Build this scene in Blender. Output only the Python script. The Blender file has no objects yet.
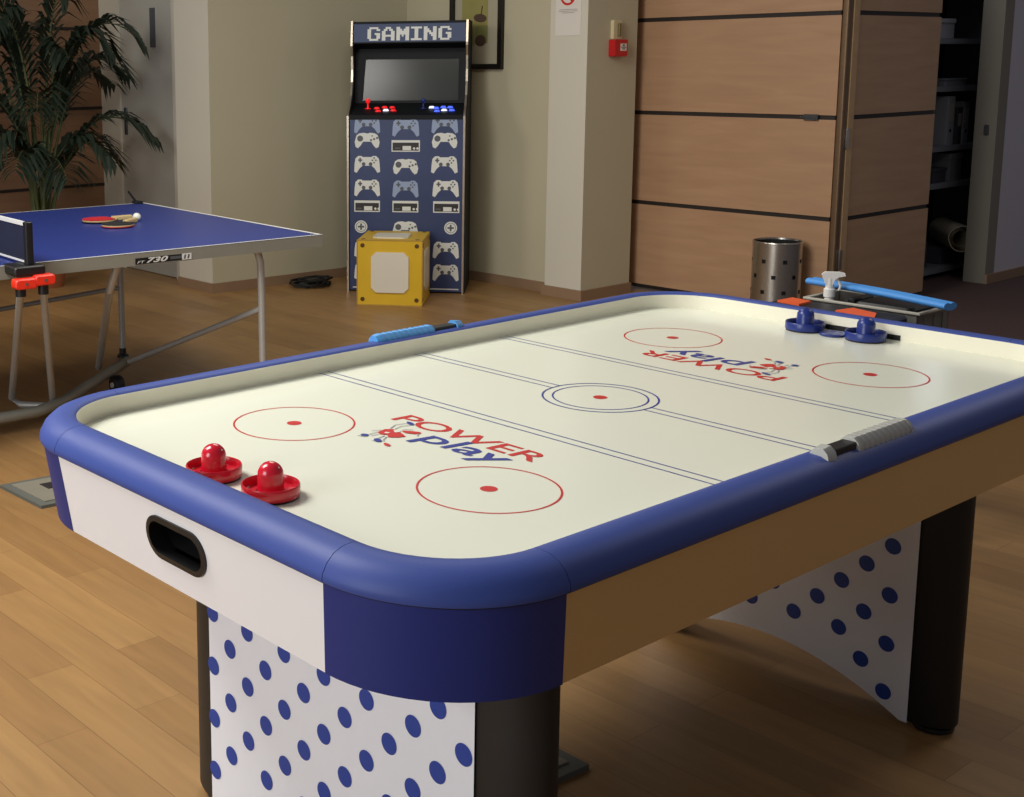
import bpy, bmesh, math, random
from math import pi, sin, cos, radians
from mathutils import Vector, Matrix
random.seed(7)
scene = bpy.context.scene
COL = scene.collection

# ------------------------------------------------------------------ materials
def lin(c):
    c /= 255.0
    return c / 12.92 if c <= 0.04045 else ((c + 0.055) / 1.055) ** 2.4
def rgb(r, g, b): return (lin(r), lin(g), lin(b), 1)

def mat(name, col, rough=0.5, metal=0.0, noise=0.0, nscale=20, bump=0.0, bscale=200, emit=None, es=0, alpha=1, coat=0, spec=0.5, trans=0):
    m = bpy.data.materials.new(name); m.use_nodes = True
    nt = m.node_tree; b = nt.nodes['Principled BSDF']
    b.inputs['Base Color'].default_value = col
    b.inputs['Roughness'].default_value = rough
    b.inputs['Metallic'].default_value = metal
    b.inputs['Coat Weight'].default_value = coat
    b.inputs['Coat Roughness'].default_value = 0.1
    b.inputs['Specular IOR Level'].default_value = spec
    b.inputs['Transmission Weight'].default_value = trans
    b.inputs['Alpha'].default_value = alpha
    if emit:
        b.inputs['Emission Color'].default_value = emit
        b.inputs['Emission Strength'].default_value = es
    tc = nt.nodes.new('ShaderNodeTexCoord')
    n = nt.nodes.new('ShaderNodeTexNoise'); n.inputs['Scale'].default_value = nscale; n.inputs['Detail'].default_value = 4
    nt.links.new(tc.outputs['Object'], n.inputs['Vector'])
    mx = nt.nodes.new('ShaderNodeMix'); mx.data_type = 'RGBA'; mx.blend_type = 'MULTIPLY'
    mx.inputs['Factor'].default_value = 1
    mr = nt.nodes.new('ShaderNodeMapRange')
    mr.inputs['To Min'].default_value = 1 - noise; mr.inputs['To Max'].default_value = 1 + noise * 0.4
    nt.links.new(n.outputs['Fac'], mr.inputs['Value'])
    mx.inputs['A'].default_value = col
    nt.links.new(mr.outputs['Result'], mx.inputs['B'])
    nt.links.new(mx.outputs['Result'], b.inputs['Base Color'])
    if bump > 0:
        n2 = nt.nodes.new('ShaderNodeTexNoise'); n2.inputs['Scale'].default_value = bscale
        nt.links.new(tc.outputs['Object'], n2.inputs['Vector'])
        bp = nt.nodes.new('ShaderNodeBump'); bp.inputs['Strength'].default_value = bump; bp.inputs['Distance'].default_value = 0.002
        nt.links.new(n2.outputs['Fac'], bp.inputs['Height']); nt.links.new(bp.outputs['Normal'], b.inputs['Normal'])
    return m

def wood_floor(name, cols, rough, bw=1.15, rh=0.145):
    m = bpy.data.materials.new(name); m.use_nodes = True
    nt = m.node_tree; b = nt.nodes['Principled BSDF']; N = nt.nodes.new; L = nt.links.new
    tc = N('ShaderNodeTexCoord'); mp = N('ShaderNodeMapping'); mp.inputs['Rotation'].default_value = (0, 0, radians(90))
    L(tc.outputs['Object'], mp.inputs['Vector'])
    br = N('ShaderNodeTexBrick'); br.offset = 0.37; br.inputs['Scale'].default_value = 1
    br.inputs['Brick Width'].default_value = bw; br.inputs['Row Height'].default_value = rh
    br.inputs['Mortar Size'].default_value = 0.0012; br.inputs['Mortar Smooth'].default_value = 0.3
    br.inputs['Color1'].default_value = cols[0]; br.inputs['Color2'].default_value = cols[1]; br.inputs['Mortar'].default_value = cols[2]
    L(mp.outputs['Vector'], br.inputs['Vector'])
    mp2 = N('ShaderNodeMapping'); mp2.inputs['Scale'].default_value = (9, 0.8, 1); L(tc.outputs['Object'], mp2.inputs['Vector'])
    n = N('ShaderNodeTexNoise'); n.inputs['Scale'].default_value = 3; n.inputs['Detail'].default_value = 7; n.inputs['Distortion'].default_value = 0.8
    L(mp2.outputs['Vector'], n.inputs['Vector'])
    mr = N('ShaderNodeMapRange'); mr.inputs['From Min'].default_value = 0.3; mr.inputs['From Max'].default_value = 0.7
    mr.inputs['To Min'].default_value = 0.86; mr.inputs['To Max'].default_value = 1.06; L(n.outputs['Fac'], mr.inputs['Value'])
    mx = N('ShaderNodeMix'); mx.data_type = 'RGBA'; mx.blend_type = 'MULTIPLY'; mx.inputs['Factor'].default_value = 1
    L(br.outputs['Color'], mx.inputs['A']); L(mr.outputs['Result'], mx.inputs['B']); L(mx.outputs['Result'], b.inputs['Base Color'])
    b.inputs['Roughness'].default_value = rough
    n3 = N('ShaderNodeTexNoise'); n3.inputs['Scale'].default_value = 4
    L(tc.outputs['Object'], n3.inputs['Vector'])
    mr2 = N('ShaderNodeMapRange'); mr2.inputs['To Min'].default_value = rough - .08; mr2.inputs['To Max'].default_value = rough + .1
    L(n3.outputs['Fac'], mr2.inputs['Value']); L(mr2.outputs['Result'], b.inputs['Roughness'])
    bp = N('ShaderNodeBump'); bp.inputs['Strength'].default_value = 0.15; bp.inputs['Distance'].default_value = 0.001
    L(br.outputs['Fac'], bp.inputs['Height']); L(bp.outputs['Normal'], b.inputs['Normal'])
    return m

def veneer(name, c1, c2, axis_scale, rough=0.5):
    m = bpy.data.materials.new(name); m.use_nodes = True
    nt = m.node_tree; b = nt.nodes['Principled BSDF']; N = nt.nodes.new; L = nt.links.new
    tc = N('ShaderNodeTexCoord'); mp = N('ShaderNodeMapping'); mp.inputs['Scale'].default_value = axis_scale
    L(tc.outputs['Object'], mp.inputs['Vector'])
    n = N('ShaderNodeTexNoise'); n.inputs['Scale'].default_value = 2.2; n.inputs['Detail'].default_value = 6; n.inputs['Distortion'].default_value = 0.5
    L(mp.outputs['Vector'], n.inputs['Vector'])
    cr = N('ShaderNodeValToRGB'); cr.color_ramp.elements[0].position = 0.3; cr.color_ramp.elements[0].color = c1
    cr.color_ramp.elements[1].position = 0.72; cr.color_ramp.elements[1].color = c2
    L(n.outputs['Fac'], cr.inputs['Fac']); L(cr.outputs['Color'], b.inputs['Base Color'])
    b.inputs['Roughness'].default_value = rough
    return m

M = {}
M['floor'] = wood_floor('floor_wood', (rgb(166, 128, 80), rgb(148, 111, 68), rgb(132, 97, 58)), 0.4, 0.82, 0.13)
M['carpet'] = mat('dark_floor', rgb(84, 62, 58), 0.8, noise=0.25, nscale=30)
M['wall'] = mat('wall_paint', rgb(196, 188, 160), 0.85, noise=0.08, nscale=1.5, bump=0.1)
M['wall_pale_and_lit'] = mat('wall_paint_pale_and_lit', rgb(212, 206, 190), 0.85, noise=0.06, nscale=1.5, bump=0.1)  # pale door wall; also the lit tone of pier and pillar faces
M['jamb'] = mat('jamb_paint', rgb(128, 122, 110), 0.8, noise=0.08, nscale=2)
M['wall_grey'] = mat('wall_paint_grey', rgb(196, 190, 198), 0.85, noise=0.08, nscale=2)
M['doorpaint'] = mat('door_paint', rgb(186, 184, 174), 0.55, noise=0.08, nscale=3)
M['base'] = mat('baseboard_wood', rgb(148, 120, 94), 0.5, noise=0.12, nscale=8)
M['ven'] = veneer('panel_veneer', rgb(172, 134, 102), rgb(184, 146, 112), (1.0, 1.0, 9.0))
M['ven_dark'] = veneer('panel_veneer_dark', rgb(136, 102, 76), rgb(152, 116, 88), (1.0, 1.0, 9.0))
M['seam'] = mat('seam_black', rgb(34, 26, 22), 0.6)
M['bronze'] = mat('bronze_profile', rgb(120, 96, 72), 0.4, 0.5, noise=0.2)
M['edge_tan'] = mat('leaf_edge', rgb(200, 164, 120), 0.6, noise=0.3, nscale=14)
M['steel'] = mat('brushed_steel', rgb(190, 186, 178), 0.28, 0.95, noise=0.15, nscale=60)
M['tube'] = mat('painted_tube', rgb(178, 176, 170), 0.35, 0.25, noise=0.1)
M['apron'] = mat('apron_metal', rgb(150, 148, 136), 0.5, 0.2, noise=0.08)
M['black'] = mat('black_plastic', rgb(24, 24, 25), 0.45, noise=0.2)
M['dark'] = mat('dark_inside', rgb(14, 14, 15), 0.8)
M['legblack'] = mat('leg_black', rgb(26, 25, 25), 0.55, noise=0.2, nscale=6)
M['blue_rail'] = mat('blue_vinyl', rgb(62, 80, 150), 0.5, bump=0.12, bscale=500, noise=0.05, spec=.3)
M['blue_corner'] = mat('blue_corner_plastic', rgb(22, 42, 118), 0.5, bump=0.08, bscale=400)
M['surface'] = mat('playfield_white', rgb(238, 240, 222), 0.22, noise=0.02, nscale=2, coat=0.1)
M['wallwhite'] = mat('rink_wall_white', rgb(236, 232, 212), 0.35)
M['ink_red'] = mat('ink_red', rgb(206, 40, 40), 0.3)
M['ink_blue'] = mat('ink_blue', rgb(44, 60, 150), 0.3)
M['ink_grey'] = mat('ink_grey', rgb(140, 142, 150), 0.35)
M['white_panel'] = mat('white_laminate', rgb(240, 238, 238), 0.35, noise=0.03, nscale=3)
M['side_panel'] = mat('laminate_bounce_tan', rgb(224, 186, 124), 0.35, noise=0.05, nscale=3)  # tan puts warm floor bounce and shade into the panel colour
M['silver'] = mat('silver_laminate', rgb(238, 242, 250), 0.38, 0.05, noise=0.03)
M['dot'] = mat('dot_blue', rgb(30, 66, 156), 0.4)
M['red_pl'] = mat('red_plastic', rgb(206, 22, 46), 0.22, noise=0.04, coat=.3)
M['felt'] = mat('mallet_felt', rgb(30, 18, 20), 0.95)
M['blue_pl'] = mat('blue_plastic', rgb(32, 50, 122), 0.3, noise=0.04)
M['grey_pl'] = mat('grey_plastic', rgb(188, 188, 180), 0.4, noise=0.1, nscale=90)
M['lblue_pl'] = mat('light_blue_plastic', rgb(88, 158, 222), 0.4, noise=0.12, nscale=90)
M['tt_blue'] = mat('tennis_blue', rgb(40, 58, 134), 0.4, noise=0.04)
M['white'] = mat('white_line', rgb(226, 226, 222), 0.5)
M['tt_orange'] = mat('red_orange_plastic', rgb(244, 52, 30), 0.4)
M['net'] = mat('net_navy', rgb(24, 30, 56), 0.9, alpha=0.86)
M['bat_red'] = mat('bat_red', rgb(200, 32, 44), 0.6)
M['bat_black'] = mat('bat_black', rgb(34, 36, 40), 0.6)
M['handle'] = mat('bat_handle', rgb(212, 186, 130), 0.5, noise=0.2, nscale=80)
M['ball'] = mat('ball_white', rgb(240, 240, 226), 0.4)
M['arc_blue'] = mat('arcade_blue', rgb(54, 68, 112), 0.4, noise=0.4, nscale=3)
M['arc_navy'] = mat('arcade_marquee_blue', rgb(48, 66, 108), 0.5, noise=0.1)
M['arc_black'] = mat('arcade_black', rgb(18, 21, 25), 0.6, spec=.25)
M['screen'] = mat('screen_glass', rgb(62, 64, 62), 0.16, spec=.25)
M['chrome'] = mat('chrome_trim', rgb(190, 178, 160), 0.3, 0.85, noise=0.25, nscale=25)
M['art_white'] = mat('art_white', rgb(224, 226, 220), 0.45)
M['art_grey'] = mat('art_grey', rgb(86, 90, 96), 0.45)
M['art_pale'] = mat('art_pale_blue', rgb(150, 166, 196), 0.45)
M['art_dark'] = mat('art_dark', rgb(46, 42, 42), 0.5)
M['lamp_red'] = mat('button_red', rgb(220, 30, 36), 0.25, emit=rgb(255, 40, 40), es=0.5)
M['lamp_blue'] = mat('button_blue', rgb(70, 96, 235), 0.25, emit=rgb(80, 110, 255), es=0.8)
M['lamp_white'] = mat('button_white', rgb(240, 240, 255), 0.25, emit=rgb(230, 235, 255), es=0.9)
M['yellow'] = mat('yellow_paint', rgb(226, 184, 36), 0.45, noise=0.12, nscale=9, bump=0.1, bscale=90)
M['yellow_edge'] = mat('yellow_edge', rgb(190, 150, 60), 0.6, noise=0.25, nscale=30)
M['box_white'] = mat('cream_patch', rgb(226, 220, 202), 0.5)
M['screw'] = mat('screw_dark', rgb(96, 66, 30), 0.5, 0.3)
M['frame_black'] = mat('frame_black', rgb(24, 20, 18), 0.4)
M['mount'] = mat('picture_mount', rgb(178, 170, 146), 0.6)
M['olive'] = mat('picture_olive', rgb(158, 150, 88), 0.6, noise=0.2, nscale=12)
M['olive2'] = mat('picture_green', rgb(134, 138, 82), 0.6, noise=0.2, nscale=12)
M['pic_brown'] = mat('picture_brown', rgb(84, 62, 50), 0.6)
M['paper'] = mat('paper', rgb(224, 218, 208), 0.7)
M['paper_grey'] = mat('paper_grey_ink', rgb(168, 162, 154), 0.7)
M['alarm'] = mat('alarm_red', rgb(198, 28, 34), 0.35)
M['alarm_cream'] = mat('alarm_cream', rgb(214, 200, 160), 0.5)
M['brass'] = mat('alarm_bottle', rgb(110, 96, 50), 0.3)
M['leaf'] = mat('palm_leaf', rgb(44, 58, 44), 0.55, noise=0.4, nscale=9)
M['stem'] = mat('palm_stem', rgb(92, 104, 62), 0.6, noise=0.3, nscale=12)
M['pot'] = mat('clay_pot', rgb(150, 88, 52), 0.7, noise=0.15, nscale=9)
M['soil'] = mat('soil', rgb(46, 34, 26), 0.95, noise=0.4, nscale=60)
M['shelf'] = mat('shelf_board', rgb(120, 124, 130), 0.6)
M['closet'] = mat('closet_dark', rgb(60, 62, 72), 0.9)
M['binder'] = mat('binder_grey', rgb(150, 152, 158), 0.6)
M['card'] = mat('roll_paper', rgb(206, 196, 172), 0.7, noise=0.1)
M['crate'] = mat('crate_grey', rgb(120, 118, 112), 0.4, alpha=0.72, noise=0.1)
M['crate_rim'] = mat('crate_rim', rgb(176, 172, 160), 0.4)
M['orange'] = mat('orange_patch', rgb(232, 96, 46), 0.55, noise=0.08)
M['foam'] = mat('blue_foam', rgb(76, 150, 226), 0.5, noise=0.1, nscale=20)
M['greyslab'] = mat('grey_slab', rgb(132, 126, 112), 0.6, noise=0.1, nscale=12)
M['greyslab2'] = mat('grey_slab_edge', rgb(96, 98, 92), 0.6)
M['metalbox'] = mat('door_hardware', rgb(90, 92, 96), 0.35, 0.7)

# ------------------------------------------------------------------ mesh builder
class MB:
    def __init__(s): s.v = []; s.f = []; s.m = []
    def add(s, vs, fs, m=0):
        o = len(s.v); s.v += [tuple(p) for p in vs]
        for f in fs: s.f.append([o + i for i in f]); s.m.append(m)
    def box(s, x0, x1, y0, y1, z0, z1, m=0, xf=None):
        vs = [Vector((x, y, z)) for z in (z0, z1) for y in (y0, y1) for x in (x0, x1)]
        if xf: vs = [xf @ v for v in vs]
        s.add(vs, [(0, 2, 3, 1), (4, 5, 7, 6), (0, 1, 5, 4), (2, 6, 7, 3), (0, 4, 6, 2), (1, 3, 7, 5)], m)
    def rbox(s, x0, x1, y0, y1, z0, z1, r, m=0, axis='z', n=4):
        # box with rounded edges round one axis and small chamfers on the caps
        A = {'z': (0, 1, 2), 'y': (0, 2, 1), 'x': (1, 2, 0)}[axis]
        lo = (x0, y0, z0); hi = (x1, y1, z1)
        a0, a1, b0, b1, c0, c1 = lo[A[0]], hi[A[0]], lo[A[1]], hi[A[1]], lo[A[2]], hi[A[2]]
        ch = min(r * .4, (c1 - c0) * .25)
        def ring(ins, c):
            pts = []
            for (cx, cy, st) in ((a1 - r, b1 - r, 0), (a0 + r, b1 - r, 90), (a0 + r, b0 + r, 180), (a1 - r, b0 + r, 270)):
                for i in range(n + 1):
                    t = radians(st + 90 * i / n)
                    q = [0, 0, 0]; q[A[0]] = cx + (r - ins) * cos(t); q[A[1]] = cy + (r - ins) * sin(t); q[A[2]] = c
                    pts.append(tuple(q))
            return pts
        R = [ring(ch, c0), ring(0, c0 + ch), ring(0, c1 - ch), ring(ch, c1)]
        k = len(R[0]); vs = sum(R, []); fs = []
        for j in range(3):
            for i in range(k): fs.append((j * k + i, j * k + (i + 1) % k, (j + 1) * k + (i + 1) % k, (j + 1) * k + i))
        fs.append(tuple(range(k))[::-1]); fs.append(tuple(3 * k + i for i in range(k)))
        s.add(vs, fs, m)
    def tube(s, pts, r, m=0, n=12, caps=True):
        pts = [Vector(p) for p in pts]; rs = r if isinstance(r, (list, tuple)) else [r] * len(pts)
        vs = []; fs = []; prev = None
        for i, p in enumerate(pts):
            t = (pts[min(i + 1, len(pts) - 1)] - pts[max(i - 1, 0)]).normalized()
            if prev is None:
                a = Vector((0, 0, 1)) if abs(t.z) < .9 else Vector((1, 0, 0)); u = t.cross(a).normalized()
            else: u = (prev - t * prev.dot(t)).normalized()
            w = t.cross(u); prev = u
            for k in range(n):
                an = 2 * pi * k / n; vs.append(p + (u * cos(an) + w * sin(an)) * rs[i])
        for i in range(len(pts) - 1):
            for k in range(n): fs.append((i * n + k, i * n + (k + 1) % n, (i + 1) * n + (k + 1) % n, (i + 1) * n + k))
        if caps:
            fs.append(tuple(range(n))[::-1]); fs.append(tuple((len(pts) - 1) * n + k for k in range(n)))
        s.add(vs, fs, m)
    def lathe(s, prof, c=(0, 0, 0), n=48, m=0, mf=None, close=False):
        vs = []; fs = []
        for (r, z) in prof:
            for k in range(n): a = 2 * pi * k / n; vs.append((c[0] + r * cos(a), c[1] + r * sin(a), c[2] + z))
        o = len(s.v)
        for i in range(len(prof) - 1):
            for k in range(n):
                fs.append((i * n + k, i * n + (k + 1) % n, (i + 1) * n + (k + 1) % n, (i + 1) * n + k))
        s.add(vs, fs, m)
    def prism(s, poly, fn, d0, d1, m=0):
        # poly 2D, fn(a,b,d)->3D
        k = len(poly)
        vs = [fn(a, b, d0) for a, b in poly] + [fn(a, b, d1) for a, b in poly]
        fs = [tuple(range(k))[::-1], tuple(k + i for i in range(k))]
        fs += [(i, (i + 1) % k, k + (i + 1) % k, k + i) for i in range(k)]
        s.add(vs, fs, m)
    def flat(s, poly, fn, m=0): s.add([fn(a, b) for a, b in poly], [tuple(range(len(poly)))], m)
    def ring(s, c, r0, r1, fn, m=0, n=72, a0=0, a1=2 * pi):
        full = abs(a1 - a0 - 2 * pi) < 1e-6; k = n + 1
        vs = []
        for i in range(k):
            t = a0 + (a1 - a0) * i / n
            vs += [fn(c[0] + r0 * cos(t), c[1] + r0 * sin(t)), fn(c[0] + r1 * cos(t), c[1] + r1 * sin(t))]
        s.add(vs, [(2 * i, 2 * i + 1, 2 * i + 3, 2 * i + 2) for i in range(n)], m)
    def disc(s, c, r, fn, m=0, n=32, ry=None, rot=0):
        ry = ry or r
        s.flat([(c[0] + r * cos(2 * pi * i / n) * cos(rot) - ry * sin(2 * pi * i / n) * sin(rot), c[1] + r * cos(2 * pi * i / n) * sin(rot) + ry * sin(2 * pi * i / n) * cos(rot)) for i in range(n)], fn, m)
    def build(s, name, mats, parent=None, smooth=True, angle=35, loc=None, bevel=0):
        me = bpy.data.meshes.new(name); me.from_pydata(s.v, [], s.f)
        if not isinstance(mats, (list, tuple)): mats = [mats]
        for mm in mats: me.materials.append(M[mm] if isinstance(mm, str) else mm)
        me.polygons.foreach_set('material_index', s.m); me.update()
        bm = bmesh.new(); bm.from_mesh(me)
        if bevel == 0: bmesh.ops.recalc_face_normals(bm, faces=bm.faces)
        bm.to_mesh(me); bm.free()
        if smooth:
            me.shade_smooth(); me.set_sharp_from_angle(angle=radians(angle))
        o = bpy.data.objects.new(name, me); COL.objects.link(o)
        if parent: o.parent = parent
        if loc: o.location = loc
        if bevel > 0:
            b = o.modifiers.new('bevel', 'BEVEL'); b.width = bevel; b.segments = 2; b.limit_method = 'ANGLE'
        return o

def tag(o, label, cat, group=None, kind=None):
    o['label'] = label; o['category'] = cat
    if group: o['group'] = group
    if kind: o['kind'] = kind
    return o
def thing(name, label, cat, loc=(0, 0, 0), rz=0, group=None):
    o = bpy.data.objects.new(name, None); o.empty_display_size = 0.1; COL.objects.link(o)
    o.location = loc; o.rotation_euler = (0, 0, rz)
    return tag(o, label, cat, group)
def struct(o, label=None, cat=None):
    o['kind'] = 'structure'
    if label: o['label'] = label
    if cat: o['category'] = cat
    return o
def copy_tree(o, parent=None):
    c = o.copy(); COL.objects.link(c)
    if parent: c.parent = parent
    for ch in list(o.children): copy_tree(ch, c)
    return c

def text_geo(txt, shear=0.0, offset=0.0, spacing=1.0):
    cu = bpy.data.curves.new('lettering', 'FONT'); cu.body = txt; cu.size = 1; cu.shear = shear; cu.offset = offset
    cu.space_character = spacing; cu.resolution_u = 5
    ob = bpy.data.objects.new('lettering', cu); COL.objects.link(ob)
    bpy.context.view_layer.update()
    dg = bpy.context.evaluated_depsgraph_get()
    me = ob.evaluated_get(dg).to_mesh()
    vs = [(v.co.x, v.co.y) for v in me.vertices]; fs = [tuple(p.vertices) for p in me.polygons]
    ob.evaluated_get(dg).to_mesh_clear()
    bpy.data.objects.remove(ob); bpy.data.curves.remove(cu)
    x0 = min(v[0] for v in vs); x1 = max(v[0] for v in vs); y0 = min(v[1] for v in vs); y1 = max(v[1] for v in vs)
    return [((x - x0) / (x1 - x0), (y - y0) / (y1 - y0)) for x, y in vs], fs

# ------------------------------------------------------------------ camera
f_px, pitch, roll, yaw, cx, cy = 1293.54, 0.162887, -0.010946, 0.912860, 276.785, 275.703
fw = Vector((cos(pitch) * cos(yaw), cos(pitch) * sin(yaw), -sin(pitch)))
r0 = fw.cross(Vector((0, 0, 1))).normalized(); u0 = r0.cross(fw)
r_ = r0 * cos(roll) + u0 * sin(roll); u_ = -r0 * sin(roll) + u0 * cos(roll)
cam = bpy.data.cameras.new('camera'); cam.sensor_width = 36; cam.sensor_fit = 'HORIZONTAL'
cam.lens = f_px / 1024 * 36; cam.shift_x = (512 - cx) / 1024; cam.shift_y = -(398.5 - cy) / 1024
cam.clip_start = 0.05; cam.clip_end = 60
co = bpy.data.objects.new('camera', cam); COL.objects.link(co)
co.matrix_world = Matrix(((r_.x, u_.x, -fw.x, -2.1257), (r_.y, u_.y, -fw.y, -1.6564), (r_.z, u_.z, -fw.z, 1.5105), (0, 0, 0, 1)))
scene.camera = co

# ------------------------------------------------------------------ setting
def quad(name, pts, m, label=None, cat=None):
    b = MB(); b.add(pts, [tuple(range(len(pts)))]); return b.build(name, m, smooth=False)
CH = 3.0
b = MB(); b.box(-5, 5.6, -4, 8.2, -0.08, 0); fl = b.build('floor', 'floor', smooth=False); struct(fl, 'light oak plank floor under the game tables', 'floor')
b = MB(); b.box(3.0, 9.6, -4, 2.24, 0.0, 0.004); b.box(5.05, 8.2, 2.24, 4.3, 0.0, 0.004); fc = b.build('floor', 'carpet', smooth=False); struct(fc, 'dark brown floor at the right behind the hockey table', 'floor')
b = MB(); b.box(5.6, 9.6, -4, 8.2, -0.08, 0); struct(b.build('floor', 'carpet', smooth=False), 'dark subfloor beyond the folding partition', 'floor')
# back-left: panelled wall, door wall, pier
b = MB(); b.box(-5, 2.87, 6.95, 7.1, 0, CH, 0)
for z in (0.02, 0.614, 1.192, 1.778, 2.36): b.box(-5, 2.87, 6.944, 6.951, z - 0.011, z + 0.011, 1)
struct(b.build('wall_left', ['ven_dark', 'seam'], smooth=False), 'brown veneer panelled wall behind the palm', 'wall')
b = MB(); b.box(2.87, 3.0, 6.72, 7.1, 0, CH); b.box(2.87, 3.0, 5.73, 5.93, 0, CH); b.box(2.87, 3.0, 5.93, 6.72, 2.3, CH)
struct(b.build('wall_door_side', 'wall_pale_and_lit', smooth=False), 'pale wall around the door by the palm', 'wall')
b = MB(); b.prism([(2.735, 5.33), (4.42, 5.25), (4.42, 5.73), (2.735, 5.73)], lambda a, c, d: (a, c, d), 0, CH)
w = b.build('wall_back', ['wall', 'wall_pale_and_lit'], smooth=False)
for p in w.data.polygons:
    if p.normal.x < -0.5: p.material_index = 1  # lighter tone on the end face stands in for light it catches
struct(w, 'beige wall left of the arcade machine with end face coloured as lit', 'wall')
b = MB(); b.box(4.42, 4.6, 3.855, 5.73, 0, CH); struct(b.build('wall_back_right', 'wall', smooth=False), 'beige wall behind the arcade machine', 'wall')
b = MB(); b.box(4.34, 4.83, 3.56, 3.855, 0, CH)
w = b.build('wall_pillar', ['wall', 'wall_pale_and_lit'], smooth=False)
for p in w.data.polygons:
    if p.normal.x < -0.5: p.material_index = 1  # pillar face towards the key light is coloured lighter, as lit
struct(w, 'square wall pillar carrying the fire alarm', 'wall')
# door
d = bpy.data.objects.new('door_1', None); COL.objects.link(d); struct(d, 'pale grey door with narrow glazed slot left of the pier', 'door')
b = MB(); b.box(2.885, 2.93, 5.935, 6.70, 0.006, 2.3, 0); b.box(2.882, 2.886, 6.195, 6.265, 1.63, 1.905, 1)
b.build('door_panel', ['doorpaint', 'art_grey'], d, smooth=False)
b = MB()
for y0, y1, z0, z1 in ((5.93, 5.965, 0, 2.3), (6.68, 6.725, 0, 2.3), (5.93, 6.725, 2.27, 2.31)): b.box(2.866, 2.884, y0, y1, z0, z1)
b.build('door_frame', 'wall_pale_and_lit', d, smooth=False)
b = MB(); b.rbox(2.872, 2.884, 6.60, 6.635, 1.0, 1.2, .008, axis='x'); b.tube([(2.885, 6.617, 1.13), (2.84, 6.617, 1.13), (2.835, 6.607, 1.13), (2.835, 6.51, 1.13)], .009); b.disc((6.617, 1.04), .01, lambda a, c: (2.871, a, c))
b.build('door_handle', 'metalbox', d)
# baseboards
BH = 0.065
b = MB(); b.box(2.72, 2.735, 5.315, 5.73, 0, BH); struct(b.build('baseboard_pier', 'base', smooth=False))
b = MB(); b.prism([(2.72, 5.315), (4.42, 5.235), (4.42, 5.25), (2.735, 5.33)], lambda a, c, d: (a, c, d), 0, BH); struct(b.build('baseboard_back', 'base', smooth=False))
b = MB(); b.box(4.405, 4.42, 3.87, 5.235, 0, BH); struct(b.build('baseboard_back_right', 'base', smooth=False))
b = MB(); b.box(4.32, 4.34, 3.54, 3.87, 0, BH); b.box(4.34, 4.405, 3.855, 3.87, 0, BH); b.box(4.34, 4.83, 3.54, 3.56, 0, BH); struct(b.build('baseboard_pillar', 'base', smooth=False))
# folding partition leaf facing the room (front) and the leaf turned away from it
def leaf(name, label, x0, x1, y0, y1, face):
    t = bpy.data.objects.new(name, None); COL.objects.link(t); struct(t, label, 'partition'); 
    b = MB()
    zs = [0.03, 0.584, 1.168, 1.757, 2.34, 2.92]
    for i in range(5):
        b.box(x0, x1, y0, y1, zs[i] + 0.013, zs[i + 1] - 0.013)
    b.build('veneer_panel', 'ven', t, smooth=False)
    b = MB(); e = 0.008
    b.box(x0 + e, x1 - e, y0 + e, y1 - e, 0.03, 2.95); b.build('core', 'seam', t, smooth=False)
    return t
l1 = leaf('wall_partition_front', 'light wood veneer partition leaf with dark seams beside the pillar', 4.94, 4.985, 2.258, 3.84, 'x')
b = MB(); b.rbox(4.925, 4.94, 2.36, 2.45, 1.15, 1.185, .005, axis='x'); b.tube([(4.928, 2.37, 1.168), (4.928, 2.47, 1.168)], .006); b.build('slide_bolt', 'metalbox', l1)
l2 = leaf('wall_partition_side', 'wood veneer partition leaf turned into shade left of the dark closet', 5.055, 6.03, 2.22, 2.265, 'y')
b = MB(); b.box(4.992, 5.052, 2.212, 2.262, 0.03, 2.95); b.build('leaf_edge', 'edge_tan', l2, smooth=False)
b = MB()
for z in (0.35, 1.05, 1.9): b.rbox(4.975, 5.0, 2.203, 2.215, z - .06, z + .06, .005, axis='y')
b.build('hinge', 'steel', l2)
b = MB(); b.rbox(4.936, 4.984, 2.215, 2.255, 0.0, 2.98, .01); struct(b.build('trim_post', 'bronze'), 'bronze post between the two partition leaves', 'post')
# right: closet recess, jamb and wall
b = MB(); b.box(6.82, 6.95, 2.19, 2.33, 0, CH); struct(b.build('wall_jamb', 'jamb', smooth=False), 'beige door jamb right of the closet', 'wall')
b = MB(); b.rbox(6.808, 6.82, 2.235, 2.265, .99, 1.06, .01, axis='x'); struct(b.build('trim_latch', 'metalbox'), 'small dark latch plate on the jamb', 'latch')
b = MB(); b.box(6.95, 9.6, 2.19, 2.32, 0, CH); struct(b.build('wall_right', 'wall_grey', smooth=False), 'grey wall at the right edge', 'wall')
b = MB(); b.box(6.82, 9.6, 2.175, 2.19, 0, BH); struct(b.build('baseboard_right', 'base', smooth=False))
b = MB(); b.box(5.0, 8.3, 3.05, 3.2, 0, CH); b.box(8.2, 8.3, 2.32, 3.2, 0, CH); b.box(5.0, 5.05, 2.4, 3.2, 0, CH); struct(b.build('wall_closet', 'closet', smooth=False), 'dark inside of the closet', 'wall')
b = MB(); b.box(5.0, 8.3, 2.2, 3.2, CH, CH + .05); b.box(6.03, 6.82, 2.22, 2.3, 2.5, CH); struct(b.build('ceiling_closet', 'closet', smooth=False), 'dark closet lintel and ceiling', 'ceiling')

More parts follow.
